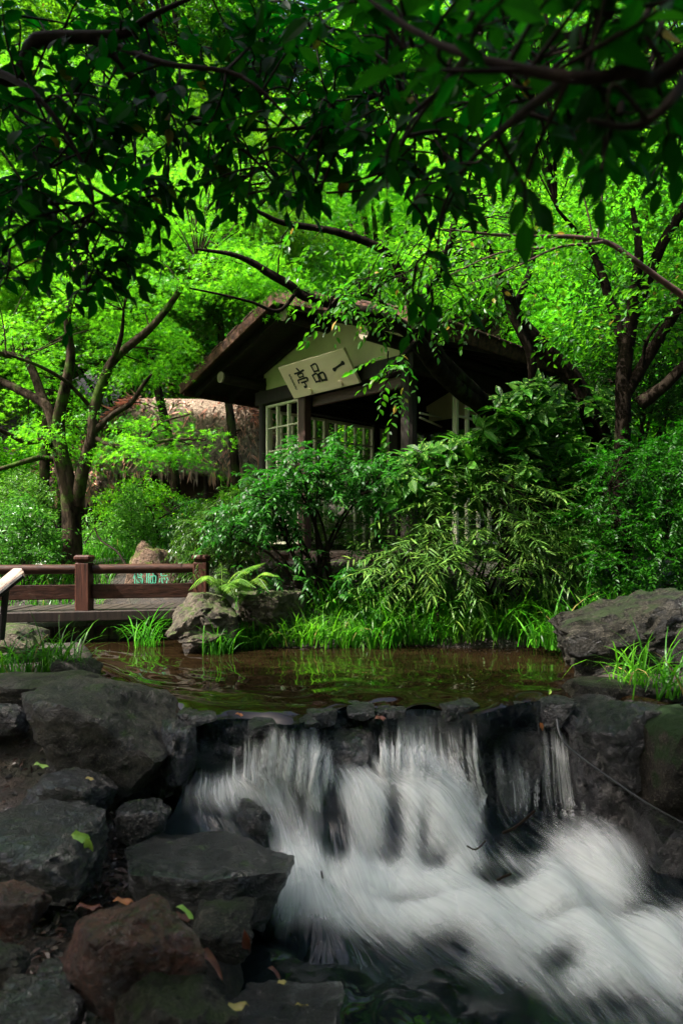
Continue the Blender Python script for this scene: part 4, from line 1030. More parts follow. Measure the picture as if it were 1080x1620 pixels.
# right bank
prock(893, 940, 1150, 1085, 6.0, 'long dark boulder with undercut face on the right bank of the pool', 'r_olive', 63, depth=1.0, name='boulder', sub=5, rz=-.12, tilt=(.14, -.26), flat_top=.85, ang=.35, rough=1.3)
prock(885, 1072, 1090, 1130, 5.35, 'flat stone at the waterline below the long dark boulder', 'r_olive', 64, depth=.6)
prock(892, 1098, 1062, 1230, 4.9, 'faceted charcoal rock right of the waterfall lip', 'r_dark', 65, depth=.7, name='boulder', sub=5, rz=.3, ang=1.0, tilt=(.1, .1), planes=6)
prock(1012, 1112, 1180, 1300, 4.45, 'rounded rock furred with deep green moss', 'r_mossy', 66, depth=.8, name='boulder', ang=.2)
prock(920, 1210, 1040, 1320, 4.85, 'black wet rock in the shadow below the charcoal rock', 'r_black', 67)
prock(1000, 1255, 1180, 1400, 4.55, 'big black rock below the moss covered rock', 'r_black', 68, name='boulder', depth=.8)
prock(1080, 1380, 1280, 1520, 4.1, 'black rock beside the cascade at the right frame edge', 'r_black', 69, name='boulder')
# stone with the carved green characters
def inscribed():
    root = empty('inscribed_stone', P(240, 935, 9.25), 'reddish two humped stone carved with green characters behind the bridge rail', 'stone')
    for (a, b, c, d, sd) in ((200, 856, 250, 962, 70), (226, 872, 286, 962, 71)):
        o = prock(a, b, c, d, 9.3, None, 'r_red', sd, depth=.42, ang=.7, flat_top=.95)
        o.name = 'stone_body'; o.parent = root; o.location = Vector(o.location) - root.location
        for k_ in ('label', 'category'):
            if k_ in o: del o[k_]
    # three characters, read from right to left
    bridge_ch = [[(.0, .72, .1), (.34, .74, .1)], [(.18, 1., .1), (.17, .0, .1)], [(.17, .66, .09), (.0, .36, .07)], [(.2, .62, .08), (.33, .46, .07)],
                 [(.46, .92, .09), (.9, .98, .09)], [(.4, .76, .09), (.98, .78, .09)], [(.68, .95, .08), (.44, .60, .08)], [(.7, .76, .08), (.96, .60, .08)], [(.52, .58, .08), (.84, .58, .08), (.82, .46, .08), (.54, .46, .08), (.52, .58, .08)],
                 [(.44, .0, .1), (.44, .38, .09), (.94, .38, .09), (.94, .02, .1), (.86, .04, .08)], [(.56, .26, .07), (.82, .26, .07), (.80, .1, .07), (.58, .1, .07), (.56, .26, .07)]]
    lin = [[(.04, .9, .1), (.04, .1, .1)], [(.24, 1., .1), (.24, .0, .1)], [(.5, 1.0, .1), (.36, .66, .08)], [(.46, .84, .1), (.95, .86, .1)], [(.62, .74, .09), (.74, .62, .09)],
           [(.42, .5, .1), (.42, .04, .1)], [(.42, .5, .09), (.96, .52, .1), (.94, .04, .1)], [(.44, .06, .09), (.92, .06, .09)], [(.68, .5, .09), (.68, .06, .09)]]
    wang = [[(.5, 1.0, .1), (.5, .88, .1)], [(.08, .84, .1), (.94, .86, .1)], [(.26, .82, .1), (.24, .56, .1), (.84, .58, .1)], [(.08, .36, .11), (.02, .12, .1)], [(.3, .44, .1), (.36, .08, .1), (.74, .04, .11), (.82, .22, .08)],
            [(.54, .42, .1), (.62, .28, .1)], [(.82, .44, .1), (.96, .26, .1)]]
    for ch, px in ((bridge_ch, 211), (lin, 232), (wang, 252)):
        a = P(px, 924, 8.98)
        o = STROKES('lettering', ch, a[0], a[2], .125, .20, M['green_paint'], root, a[1])
        o.location = -Vector(root.location)
inscribed()

# hose on the right
link_o = link('hose', MB().tube([P(880, 1138, 4.72), P(886, 1165, 4.62), P(905, 1188, 4.55), P(965, 1232, 4.4), P(1030, 1275, 4.25), P(1110, 1318, 4.1)], [.0075] * 6, 8, 6).mesh('hose', smooth=True), M['hose'])
tag(link_o, 'thin black hose running down over the dark rocks right of the fall', 'hose')

# ------------------------------------------------------------------ trees
def tree(name, label, limbs, mat, base, group=None, sides=9, cat='tree'):
    root = empty(name, base, label, cat, group)
    mb = MB()
    for pts, rad in limbs:
        pts = np.asarray(pts, float)
        mb.tube(pts, np.broadcast_to(np.asarray(rad, float), (len(pts),)), sides, 5, .05)
    return root, mb
def PL(*q): return [P(*x) for x in q]

# the maple by the bridge
def left_maple():
    Y = 9.4
    L = [(PL((114, 905, Y), (114, 860, Y), (111, 790, Y), (97, 724, Y), (88, 680, Y)), [.155, .135, .125, .115, .11]),
         (PL((122, 800, Y), (131, 745, Y - .05), (145, 694, Y - .1), (150, 645, Y - .1), (163, 605, Y - .15), (181, 568, Y - .2), (237, 520, Y - .4), (274, 475, Y - .5), (312, 415, Y - .7)), [.085, .085, .08, .072, .068, .06, .05, .04, .025]),
         (PL((88, 682, Y), (74, 642, Y), (37, 620, Y + .1), (0, 602, Y + .2), (-60, 570, Y + .3)), [.08, .07, .06, .055, .04]),
         (PL((90, 680, Y), (67, 627, Y + .1), (44, 572, Y + .2), (8, 560, Y + .2), (-50, 540, Y)), [.075, .065, .055, .05, .03]),
         (PL((94, 690, Y), (94, 655, Y - .1), (107, 598, Y - .2), (112, 560, Y - .2), (107, 500, Y - .3), (118, 430, Y - .4)), [.085, .08, .07, .06, .045, .025]),
         (PL((92, 712, Y), (70, 697, Y - .15), (40, 699, Y - .3), (0, 680, Y - .5), (-50, 660, Y - .7)), [.05, .04, .035, .03, .02]),
         (PL((96, 730, Y), (67, 724, Y - .1), (40, 730, Y - .2), (0, 742, Y - .3), (-50, 750, Y - .3)), [.045, .04, .035, .03, .02]),
         (PL((150, 692, Y - .1), (178, 705, Y - .25), (226, 707, Y - .45), (267, 696, Y - .6), (325, 696, Y - .8)), [.035, .03, .025, .02, .012]),
         (PL((150, 682, Y - .1), (180, 655, Y - .2), (207, 638, Y - .3), (226, 610, Y - .4), (240, 592, Y - .5)), [.045, .04, .035, .025, .015]),
         (PL((140, 640, Y - .1), (120, 618, Y - .3), (100, 600, Y - .5), (60, 578, Y - .8), (10, 560, Y - 1.1)), [.03, .028, .025, .022, .015]),
         (PL((226, 707, Y - .45), (250, 672, Y - .7), (300, 655, Y - .9)), [.018, .014, .01]),
         (PL((165, 602, Y - .15), (190, 540, Y - .5), (196, 490, Y - .8)), [.04, .03, .015])]
    root, mb = tree('maple_tree', 'forked maple with mossy dark trunk standing behind the footbridge', L, 'bark', P(114, 905, Y))
    lp = limb_points(L)
    cs = []
    # layered sprays, thicker towards the top of the crown
    for (x0, x1, y0, y1, n, ya, yb) in [(-60, 420, 250, 480, 150, 8.0, 11.0), (-60, 330, 470, 590, 50, 9.3, 11.6), (170, 300, 480, 600, 22, 9.0, 11), (330, 440, 380, 460, 12, 8.0, 9.0), (-40, 130, 600, 700, 10, 9.8, 11), (170, 340, 655, 745, 17, 8.3, 9.6), (60, 130, 640, 690, 3, 9.0, 9.3), (395, 480, 425, 455, 7, 8.4, 9.0), (200, 270, 640, 690, 3, 9, 10.5)]:
        for k in range(n): cs.append(P(R.uniform(x0, x1), R.uniform(y0, y1), R.uniform(ya, yb)))
    cs = np.array(cs); qx, qy = pxof(cs); cs = cs[~((qx > 285) & (qy > 455) & ((qy < 655) | (qx > 345)))]
    far = cs[R.random(len(cs)) < .5]
    twigs_to(mb, lp, far, .011, 4, .05)
    part('trunk', mb, M['bark'], root, True)
    L2 = spray_disc(cs, R.uniform(.26, .46, len(cs)), 120, .4, .10, .3, (.045, .075))
    foliage(root, T_maple_lo(), L2, M['maple'], 0, 'crown')
left_maple()

# trees whose crowns close the view; each crown mesh shared by several trees
def crown_mesh(name, seed, rx, rz_, nsp, k, size, tmpl, mat, rr=(.5, .95)):
    global R
    keep = R; R = np.random.default_rng(seed)
    c, _ = in_ellipsoid(nsp, (0, 0, 0), (rx, rx, rz_), .25, False)
    # clumps: pull sprays towards a handful of boughs
    b, _ = in_ellipsoid(26, (0, 0, 0), (rx, rx, rz_), .6, False)
    j = np.argmin(np.linalg.norm(c[:, None] - b[None], axis=2), 1); c = c * .45 + b[j] * .55
    L = spray_disc(c, R.uniform(rr[0], rr[1], nsp), k, .45, .16, .3, size)
    v, f = inst(tmpl, *L); me = MB().add(v, f3=f).mesh(name); me.materials.append(mat)
    # limbs to the boughs, from the trunk axis
    mb = MB()
    for q in b:
        s = np.array((0, 0, -rz_ * .9 + .5 * (q[2] + rz_ * .9) * .7)); mb.tube([s, (s + q) / 2 + (0, 0, .2), q], [.09, .06, .02], 5, 3, .05, False)
    R = keep
    return me, mb
CM = [crown_mesh('crown', 101, 3.2, 4.2, 430, 72, (.11, .17), T_rhomb(.52), M['wood_leaf']),
      crown_mesh('crown', 102, 3.4, 3.6, 430, 72, (.11, .17), T_rhomb(.52), M['wood_dark']),
      crown_mesh('crown', 103, 2.6, 2.4, 330, 95, (.075, .115), T_maple_lo(), M['maple'], (.4, .75))]
LM = []
for me, mb in CM:
    m = mb.mesh('limbs', smooth=True); m.materials.append(M['bark']); LM.append(m)
def wood_tree(x, y, zc, kind, sc, label, group=None, lean=0.0, r=.16, squash=1.0):
    zg = float(ground_z(x, y)) - .1
    root = empty('wood_tree' if kind < 2 else 'maple_tree', (x, y, zg), label, 'tree', group)
    H = zc - zg
    mb = MB().tube([(0, 0, 0), (lean * .25, .1, H * .3), (lean * .7, 0, H * .62), (lean, 0, H)], [r, r * .8, r * .62, r * .3], 9, 4, .05)
    link('trunk', mb.mesh('trunk', smooth=True), M['bark'], root)
    a = R.random() * 6.28
    for nm, me in (('crown', CM[kind][0]), ('limbs', LM[kind])):
        o = link(nm, me, None, root, (lean, 0, H)); o.rotation_euler = (0, 0, a); o.scale = (sc, sc, sc * squash)
WG = 'trees of the bright wood closing the view'
WL = 'tree of the dense sunlit wood that closes the view'
for x, y, zc, kind, sc in [(-11, 17.5, 8.0, 0, 1.15), (-7.6, 19.5, 9.0, 1, 1.2), (-3.8, 20.5, 9.5, 0, 1.2), (-.3, 19.5, 9.2, 1, 1.2), (3.4, 19.5, 9.3, 0, 1.15), (6.6, 18.2, 8.6, 1, 1.2), (10, 17.5, 8.5, 0, 1.2),
                           (-13, 25, 14, 1, 1.4), (-8, 26.5, 16.5, 0, 1.5), (-3, 27, 17, 1, 1.5), (2.2, 27, 17, 0, 1.5), (7.5, 26, 16, 1, 1.5), (13, 25, 14, 0, 1.45),
                           (-10, 30, 8, 0, 1.4), (-4, 31, 9, 1, 1.4), (2, 31, 9, 0, 1.4), (8, 30, 9, 1, 1.4), (14, 29, 9, 0, 1.4), (-16, 28, 8, 0, 1.4), (-14.5, 24, 18.5, 0, 1.5), (-19, 28, 17, 1, 1.7), (-6, 24.5, 19.5, 1, 1.35),
                           (-9, 33, 21.5, 0, 1.7), (-2.5, 34, 22, 1, 1.7), (4, 34, 22, 0, 1.7), (10.5, 33, 21, 1, 1.7)]:
    wood_tree(x, y, zc, kind, sc, WL, WG, R.uniform(-.6, .6), R.uniform(.13, .22))
for x, y, zc, kind, sc in [(-13, -6, 4.6, 0, 1.25), (-9, -11, 6.0, 1, 1.5), (-4.5, -9, 5.2, 0, 1.4), (0, -8.5, 5.0, 1, 1.35), (4.5, -8.5, 5.4, 0, 1.4), (8.5, -6, 5.2, 1, 1.4), (9.5, -1, 5.0, 0, 1.3), (9, 4, 4.6, 1, 1.15), (-14, 0, 4.4, 1, 1.15), (-13, 6, 4.2, 0, 1.0), (3, -13, 9.5, 1, 1.6), (-6, -15, 9.5, 0, 1.7)]:
    wood_tree(x, y, zc, kind, sc, 'unseen tree of the surrounding wood, added to block low sky light', 'unseen trees added around the viewpoint to block sky light', R.uniform(-.6, .6), R.uniform(.13, .22))  # ring outside the frame, added to keep low sky light off the rocks
for x, y, zc, sc, lean, lab in [(-2.95, 12.6, 7.4, 1.0, -.9, 'slender maple leaning left behind the left eave of the pavilion'),
                                (-2.0, 13.4, 7.6, 1.0, -.5, 'slender maple rising just behind the pavilion lattice'),
                                (-5.4, 12.2, 7.3, 1.0, .3, 'maple with curved trunk seen through the fork of the big maple'),
                                (-7.2, 12.8, 6.9, 1.05, -.2, 'maple at the left edge behind the white flowered bush'),
                                (.6, 15.5, 7.4, 1.1, .3, 'maple whose bright crown rises behind the pavilion ridge'),
                                (3.2, 14.8, 7.0, 1.1, -.3, 'maple whose bright crown shows over the right roof slope'),
                                (5.6, 12.6, 5.6, 1.0, .3, 'leafy maple behind the dark trunks on the right')]:
    wood_tree(x, y, zc, 2, sc, lab, None, lean, .11)

# the tree leaning left across the pavilion
def leaning_tree():
    L = [(PL((800, 700, 8.4), (772, 652, 8.1), (728, 618, 7.75), (690, 580, 7.4), (660, 540, 7.1), (640, 515, 7.05)), [.11, .105, .10, .095, .085, .075]),
         (PL((795, 670, 8.3), (750, 622, 7.9), (716, 590, 7.6), (690, 560, 7.4), (672, 520, 7.3), (648, 470, 7.2), (625, 420, 7.1), (600, 392, 7.0), (532, 367, 6.9), (450, 353, 6.8), (415, 338, 6.7), (380, 320, 6.6)), [.10, .095, .09, .085, .075, .06, .05, .042, .036, .028, .02, .012]),
         (PL((650, 525, 7.05), (600, 500, 6.95), (540, 485, 6.9), (480, 468, 6.85), (460, 452, 6.8), (425, 432, 6.75), (400, 416, 6.7), (365, 402, 6.65), (310, 394, 6.6)), [.08, .06, .05, .046, .044, .04, .032, .022, .012]),
         (PL((470, 462, 6.8), (440, 492, 6.75), (398, 478, 6.6), (345, 465, 6.5), (300, 456, 6.4)), [.02, .018, .014, .011, .008]),
         (PL((655, 535, 7.1), (662, 480, 6.9), (700, 420, 6.7), (720, 330, 6.5), (705, 240, 6.4)), [.06, .05, .04, .03, .02]),
         (PL((672, 520, 7.3), (640, 560, 6.7), (615, 590, 6.4), (600, 640, 6.3)), [.03, .02, .012, .006]),
         (PL((640, 515, 7.05), (590, 470, 6.6), (540, 470, 6.3), (510, 500, 6.2)), [.03, .02, .014, .008])]
    root, mb = tree('leaning_tree', 'dark crooked tree leaning left in front of the pavilion', L, 'bark_dark', P(800, 700, 8.4), sides=10)
    lp = limb_points(L)
    cs = []; ax = []
    for (x0, x1, y0, y1, n, ya, yb) in [(525, 620, 425, 490, 20, 5.9, 6.5), (612, 640, 540, 640, 10, 5.9, 6.3), (600, 780, 370, 490, 56, 6.0, 7.8), (640, 840, 300, 430, 60, 6.0, 8.0), (520, 640, 380, 470, 26, 6.2, 7.4), (440, 560, 330, 410, 8, 6.2, 7), (720, 860, 400, 480, 12, 6.4, 7.6), (640, 790, 460, 520, 14, 6.6, 7.4)]:
        for k in range(n):
            cs.append(P(R.uniform(x0, x1), R.uniform(y0, y1), R.uniform(ya, yb)))
    cs = np.array(cs); cs = cs
    twigs_to(mb, lp, cs[::2], .009, 4, .12)
    part('trunk', mb, M['bark_dark'], root, True)
    m = len(cs); ax = nrm(rnd(m, 3, .7) + np.array((-.45, -.2, -.75)))
    lf = pinnate(cs, ax, R.uniform(.28, .48, m), 11, .3, (.055, .095), .9, .45)
    foliage(root, T_oval(.46), lf, M['oval'], 200, 'foliage')
leaning_tree()

def right_trees():
    L = [(PL((975, 880, 8.6), (960, 730, 8.5), (925, 640, 8.35), (905, 600, 8.3), (868, 560, 8.25), (832, 522, 8.2), (812, 492, 8.2), (800, 455, 8.1), (770, 390, 8.0), (760, 300, 7.8)), [.16, .14, .12, .11, .10, .09, .08, .06, .045, .02]),
         (PL((848, 860, 8.4), (842, 740, 8.3), (842, 640, 8.2), (842, 600, 8.15), (838, 560, 8.1), (822, 525, 8.1), (808, 495, 8.1), (792, 440, 8.0)), [.07, .06, .055, .055, .052, .05, .045, .03]),
         (PL((812, 492, 8.2), (840, 420, 8.3), (850, 340, 8.4)), [.05, .035, .02])]
    root, mb = tree('curved_tree', 'tree with paired curving trunks before the right roof slope', L, 'bark_dark', P(920, 650, 8.3))
    lp = limb_points(L); cs = np.array([P(R.uniform(700, 900), R.uniform(200, 430), R.uniform(7.4, 9.5)) for k in range(60)])
    twigs_to(mb, lp, cs[::2], .01, 4)
    part('trunk', mb, M['bark_dark'], root, True)
    foliage(root, T_rhomb(.5), spray_disc(cs, R.uniform(.3, .55, len(cs)), 90, .5, .2, .3, (.05, .085)), M['wood_leaf'], 0, 'crown')
    # dark multi-stemmed tree
    L = [(PL((985, 905, 7.5), (982, 770, 7.45), (985, 660, 7.4), (985, 600, 7.4), (992, 540, 7.4), (1000, 500, 7.4), (1028, 430, 7.3), (1050, 380, 7.2), (1085, 320, 7.1), (1120, 240, 7.0)), [.095, .09, .085, .085, .08, .075, .065, .055, .045, .03]),
         (PL((985, 630, 7.4), (1012, 585, 7.35), (1045, 530, 7.3), (1070, 490, 7.2), (1110, 430, 7.1)), [.07, .065, .06, .055, .04]),
         (PL((990, 560, 7.4), (975, 510, 7.45), (962, 470, 7.5), (950, 430, 7.5), (930, 390, 7.5), (880, 330, 7.3)), [.06, .055, .05, .045, .03, .015]),
         (PL((995, 520, 7.4), (1003, 460, 7.3), (1010, 400, 7.2), (1000, 330, 7.2)), [.07, .06, .045, .025]),
         (PL((1010, 640, 7.2), (1050, 610, 7.1), (1090, 570, 7.0), (1130, 540, 7.0)), [.08, .06, .05, .04]),
         (PL((1015, 580, 7.3), (1022, 540, 7.2), (1050, 500, 7.1)), [.02, .018, .01])]
    root, mb = tree('dark_tree', 'dark multi stemmed tree with spreading trunks at the right edge', L, 'bark_dark', P(985, 665, 7.4), sides=10)
    lp = limb_points(L)
    cs = np.array([P(R.uniform(870, 1160), R.uniform(-20, 540) , R.uniform(6.6, 10)) for k in range(170)])
    shade_sprays, _ = in_ellipsoid(150, (1.3, 6.3, 8.2), (1.8, 1.3, 1.1), .1, False)  # sprays above the frame, added to shade the right bank
    cs = np.concatenate([cs, shade_sprays])
    twigs_to(mb, lp, cs[::4], .01, 4)
    part('trunk', mb, M['bark_dark'], root, True)
    foliage(root, T_rhomb(.5), spray_disc(cs, R.uniform(.3, .55, len(cs)), 70, .55, .22, .3, (.06, .10)), M['wood_leaf'], 0, 'crown')
    # arching reddish bough with upright shoots
    L = [(PL((1150, 520, 5.0), (1085, 472, 5.0), (1040, 440, 4.95), (1000, 410, 4.9), (960, 384, 4.9), (905, 375, 4.85), (840, 374, 4.8), (770, 370, 4.7), (700, 362, 4.6)), [.026, .024, .022, .020, .018, .016, .012, .009, .004]),
         (PL((955, 382, 4.9), (930, 386, 4.8), (880, 392, 4.7), (820, 420, 4.6), (740, 450, 4.5)), [.012, .011, .009, .006, .003]),
         (PL((945, 380, 4.9), (950, 330, 4.85), (955, 265, 4.8)), [.008, .006, .003]), (PL((938, 378, 4.9), (925, 320, 4.85), (915, 280, 4.8)), [.007, .005, .003]),
         (PL((1150, 520, 5.0), (1220, 640, 5.1), (1270, 860, 5.3), (1280, 1010, 5.4)), [.026, .035, .045, .055]),
         (PL((860, 392, 4.65), (790, 400, 4.6), (700, 440, 4.5)), [.008, .006, .003])]
    root, mb = tree('arching_bush', 'reddish arching bough with thin upright shoots reaching in from the right', L, 'twig_red', P(1280, 1010, 5.4), cat='bush')
    part('bough', mb, M['twig_red'], root, True)
    lp = limb_points(L[:4], 4, .35)
    c = lp[R.integers(0, len(lp), 90)] + rnd(90, 3, .05)
    lf = pinnate(c, rnd(90) + np.array((-.5, 0, .1)), R.uniform(.15, .35, 90), 6, .3, (.035, .06), .9, .5)
    foliage(root, T_oval(.46), lf, M['oval'], 60, 'foliage')
right_trees()

# ------------------------------------------------------------------ bushes
def bush(name, label, base, cents, dirs, L, tmpl, mat, singles, r0=.012, stems=7, cat='bush', leaf='leaf', spread=.12, sub=2):
    root = empty(name, base, label, cat)
    mb = MB(); base = np.asarray(base, float)
    st = []
    far = cents[R.permutation(len(cents))[:max(stems, 1)]]
    for e in far:
        b0 = base + np.array((R.normal(0, spread), R.normal(0, spread), -.1))
        mid = b0 * .45 + e * .55 + np.array((R.normal(0, .06), R.normal(0, .06), .12 * np.linalg.norm(e - b0)))
        mb.tube([b0, mid, e], [r0 * 1.6, r0, r0 * .4], 5, 4, .04, False); st.append(np.linspace(b0, mid, 6)[1:]); st.append(np.linspace(mid, e, 6))
    st = np.concatenate(st)
    twigs_to(mb, st, cents[::2] - 0.02, r0 * .45, 3, .05)
    part('stem', mb, M['twig'], root, True)
    foliage(root, tmpl, L, mat, singles, 'foliage', leaf)
    return root
def region(n, x0, x1, y0, y1, ya, yb, shape=None):
    """points in a box of the place, given by its corners; SHAPE(u) is the top outline, 0..1"""
    out = []
    while len(out) < n:
        u, v = R.random(), R.random()
        if shape is not None and v > shape(u): continue
        out.append(P(x0 + u * (x1 - x0), y1 + v * (y0 - y1), R.uniform(ya, yb)))
    return np.array(out)
dome = lambda u: math.sqrt(max(0, 1 - (2 * u - 1) ** 2)) ** .8

# dense dark bush in front of the pavilion entrance
c = np.concatenate([region(400, 385, 650, 690, 795, 7.5, 8.7, lambda u: dome(u) * (.78 + .22 * math.sin(u * 23 + 1))), region(220, 330, 470, 745, 850, 7.7, 8.7, lambda u: .35 + .65 * u * (.8 + .2 * math.sin(u * 31))), region(26, 460, 590, 800, 930, 7.6, 8.4), region(46, 390, 610, 890, 965, 7.5, 8.3)])
ax = nrm(rnd(len(c), 3, .6) + np.array((0, -.6, .15)))
bush('leafy_bush', 'dense glossy bush with hanging lance leaves before the pavilion entrance', P(505, 950, 8.1), c, ax, pinnate(c, ax, R.uniform(.18, .32, len(c)), 13, .45, (.065, .105), .8, .35), T_lance(.30, .25), M['nandina'], 300, .016, 16, spread=.14)
# feathery bush left of it
c = region(420, 288, 420, 755, 900, 8.2, 9.6, lambda u: .55 + .45 * u)
ax = nrm(rnd(len(c), 3, .6) + np.array((-.2, -.5, .1)))
bush('drooping_bush', 'drooping narrow leaved bush beyond the end of the bridge railing', P(340, 905, 9.0), c, ax, pinnate(c, ax, R.uniform(.2, .4, len(c)), 15, .5, (.06, .11), .7, .35), T_lance(.16, .3), M['azalea'], 120, .012, 12, spread=.3)
c = region(260, 250, 380, 790, 885, 9.6, 10.4, dome)
ax = nrm(rnd(len(c), 3, .6) + np.array((0, -.5, .1)))
bush('dark_bush', 'dark narrow leaved bush overhanging the inscribed stone', P(310, 900, 9.8), c, ax, pinnate(c, ax, R.uniform(.2, .4, len(c)), 15, .5, (.06, .10), .7, .35), T_lance(.16, .3), M['nandina'], 60, .012, 8, spread=.3)
# pale green bush behind the maple
for (x0, x1, y0, y1, ya, yb, n, mat, lab) in [
    (135, 275, 768, 895, 9.8, 11, 330, 'azalea', 'bright pale green bush between the maple trunk and the inscribed stone'),
    (-60, 110, 780, 905, 8.9, 10.2, 420, 'azalea', 'rounded bush dotted with white flowers left of the maple trunk'),
    (150, 420, 756, 830, 11.2, 12.6, 320, 'wood_leaf', 'light green bush under the eaves of the broad thatched hut'),
    (-80, 90, 740, 830, 11, 12.4, 300, 'azalea', 'bush beneath the low thatched hut at the left edge'),
    (380, 560, 760, 880, 11.5, 13.5, 260, 'azalea', 'sunlit bush seen through the lattice of the pavilion'),
    (560, 720, 700, 860, 12.5, 14.5, 260, 'azalea', 'sunlit bush glimpsed through the far side of the pavilion')]:
    c = region(n, x0, x1, y0, y1, ya, yb, lambda u: .75 + .25 * math.sin(u * 9 + x0))
    ax = nrm(rnd(len(c), 3, .5) + np.array((0, -.5, .5)))
    b_ = bush('round_bush', lab, P((x0 + x1) / 2, y1 + 5, (ya + yb) / 2), c, ax, cat_(whorl(c, ax, 9, (.05, .085)), spray_disc(c, .14, 14, .6, .3, .2, (.045, .07))), T_rhomb(.42), M[mat], 0, .01, 10, spread=.4)
    if 'white flowers' in lab:
        fc = c[np.argsort(c[:, 1])][:140][R.permutation(140)[:18]] + np.array((0, -.10, .05))
        for q in fc:
            k = 5; a = np.arange(k) / k * 2 * PI
            d = np.c_[np.cos(a), -.5 * np.ones(k), np.sin(a)]; v, f = inst(T_rhomb(.7, .05, .1), np.repeat(q[None], k, 0), nrm(d), np.tile((0, -1., .3), (k, 1)), .034)
            link('flower', MB().add(v, f3=f).mesh('flower', np.array(b_.location)), M['flower'], b_)
for (x0, x1, y0, y1, ya, yb, n, lab) in [
    (560, 800, 560, 880, 15.5, 18, 420, 'tall undergrowth far behind the pavilion'), (800, 1010, 540, 880, 11.5, 14, 480, 'tall undergrowth behind the curving trunks'),
    (1000, 1200, 540, 880, 11, 13.5, 420, 'tall undergrowth behind the multi stemmed tree'), (-120, 120, 660, 800, 14, 17, 330, 'undergrowth on the slope far behind the maple at left'),
    (300, 560, 560, 780, 19, 22, 330, 'undergrowth on the slope behind the broad thatched hut')]:
    c = region(n, x0, x1, y0, y1, ya, yb, lambda u: .8 + .2 * math.sin(u * 9 + x0))
    ax = nrm(rnd(len(c), 3, .5) + np.array((0, -.5, .5)))
    bush('undergrowth_bush', lab, P((x0 + x1) / 2, y1 + 5, (ya + yb) / 2), c, ax, spray_disc(c, .42, 60, .6, .3, .3, (.08, .13)), T_rhomb(.5), M['wood_leaf'], 0, .02, 10, spread=.6)
# spotted broad leaved bush, right
c = np.concatenate([region(74, 640, 850, 630, 780, 7.6, 8.3, lambda u: .35 + .65 * u), region(120, 740, 1010, 595, 770, 7.6, 8.5, dome), region(26, 620, 740, 690, 790, 7.5, 8.0)])
ax = nrm(rnd(len(c), 3, .35) + np.array((-.1, -.35, .8)))
bush('spotted_laurel', 'broad leaved bush with yellow flecked leaves right of the pavilion column', P(830, 900, 8.1), c, ax, whorl(c, ax, 9, (.16, .26), .4), T_oval(.38, .25), M['aucuba'], 300, .014, 16, spread=.25)
# willowy light green bush
c = np.concatenate([region(110, 640, 880, 740, 850, 7.4, 8.0, dome), region(80, 590, 760, 830, 930, 7.35, 7.8, dome), region(75, 740, 905, 835, 925, 7.3, 7.8), region(60, 660, 960, 750, 920, 7.7, 8.3)])
ax = nrm(rnd(len(c), 3, .45) + np.array((0, -.4, .05)) + np.c_[(c[:, 0] - 1.35) * .7, np.zeros((len(c), 2))])
bush('willowy_bush', 'light green bush with long narrow drooping leaves above the pool grass', P(760, 955, 7.9), c, ax, pinnate(c, ax, R.uniform(.42, .72, len(c)), 20, .30, (.11, .18), .8, .28), T_lance(.115, .16), M['willow'], 300, .010, 16, spread=.2)
# fine leaved deep green bush at the right edge
c = np.concatenate([region(1200, 930, 1160, 640, 930, 6.6, 8.2, lambda u: .7 + .3 * u), region(70, 880, 980, 800, 930, 7.2, 8.2)])
ax = nrm(rnd(len(c), 3, .5) + np.array((-.3, -.4, .0)))
bush('fine_leaved_bush', 'deep green finely leaved bush filling the right edge above the boulder', P(1040, 960, 7.4), c, ax, pinnate(c, ax, R.uniform(.2, .4, len(c)), 21, .3, (.035, .06), .9, .4), T_rhomb(.4), M['cedar'], 0, .010, 14, spread=.3)
c = region(330, 900, 1180, 430, 660, 8.6, 10.5)
ax = nrm(rnd(len(c), 3, .5) + np.array((-.3, -.4, .0)))
bush('evergreen_bush', 'dark evergreen bush behind the multi stemmed tree', P(1020, 860, 9.6), c, ax, spray_disc(c, .3, 46, .6, .3, .3, (.06, .09)), T_rhomb(.45), M['canopy'], 0, .02, 10, spread=.3)
c = region(110, 560, 720, 865, 960, 7.9, 8.6)
ax = nrm(rnd(len(c), 3, .5) + np.array((0, -.4, .4)))
bush('undergrowth_bush', 'low dark bush at the foot of the pavilion column', P(640, 960, 8.3), c, ax, pinnate(c, ax, R.uniform(.2, .35, len(c)), 11, .4, (.06, .09), .8, .35), T_lance(.25), M['nandina'], 0, .010, 8, spread=.3)

# ------------------------------------------------------------------ fern
def fern(label, base, fronds):
    root = empty('fern', base, label, 'fern')
    for tip, lift in fronds:
        base = np.asarray(base); tip = np.asarray(tip)
        mid = (base + tip) / 2 + UP * lift
        p, r = spline(np.array([base, mid, tip]), np.array([.006, .004, .002]), 14)
        mb = MB().tube(p, r, 4, 1)
        fr = part('frond', mb, M['fern'], root)
        t = nrm(np.gradient(p, axis=0)); ln = np.linalg.norm(tip - base)
        w = np.sin(np.linspace(.25, 1, len(p)) * PI) ** .8 * ln * .24 + .008
        side = nrm(np.cross(t, UP)); pos = []; d = []; s = []
        for sg in (-1, 1):
            pos.append(p); d.append(side * sg + t * .35 - UP * .25); s.append(w)
        pos = np.concatenate(pos); d = nrm(np.concatenate(d)); s = np.concatenate(s)
        v, f = inst(T_lance(.15, .15), pos, d, nrm(np.tile(UP, (len(pos), 1)) + rnd(len(pos), 3, .15)), s)
        link('leaflets', MB().add(v, f3=f).mesh('leaflets', np.array(root.location)), M['fern'], fr)
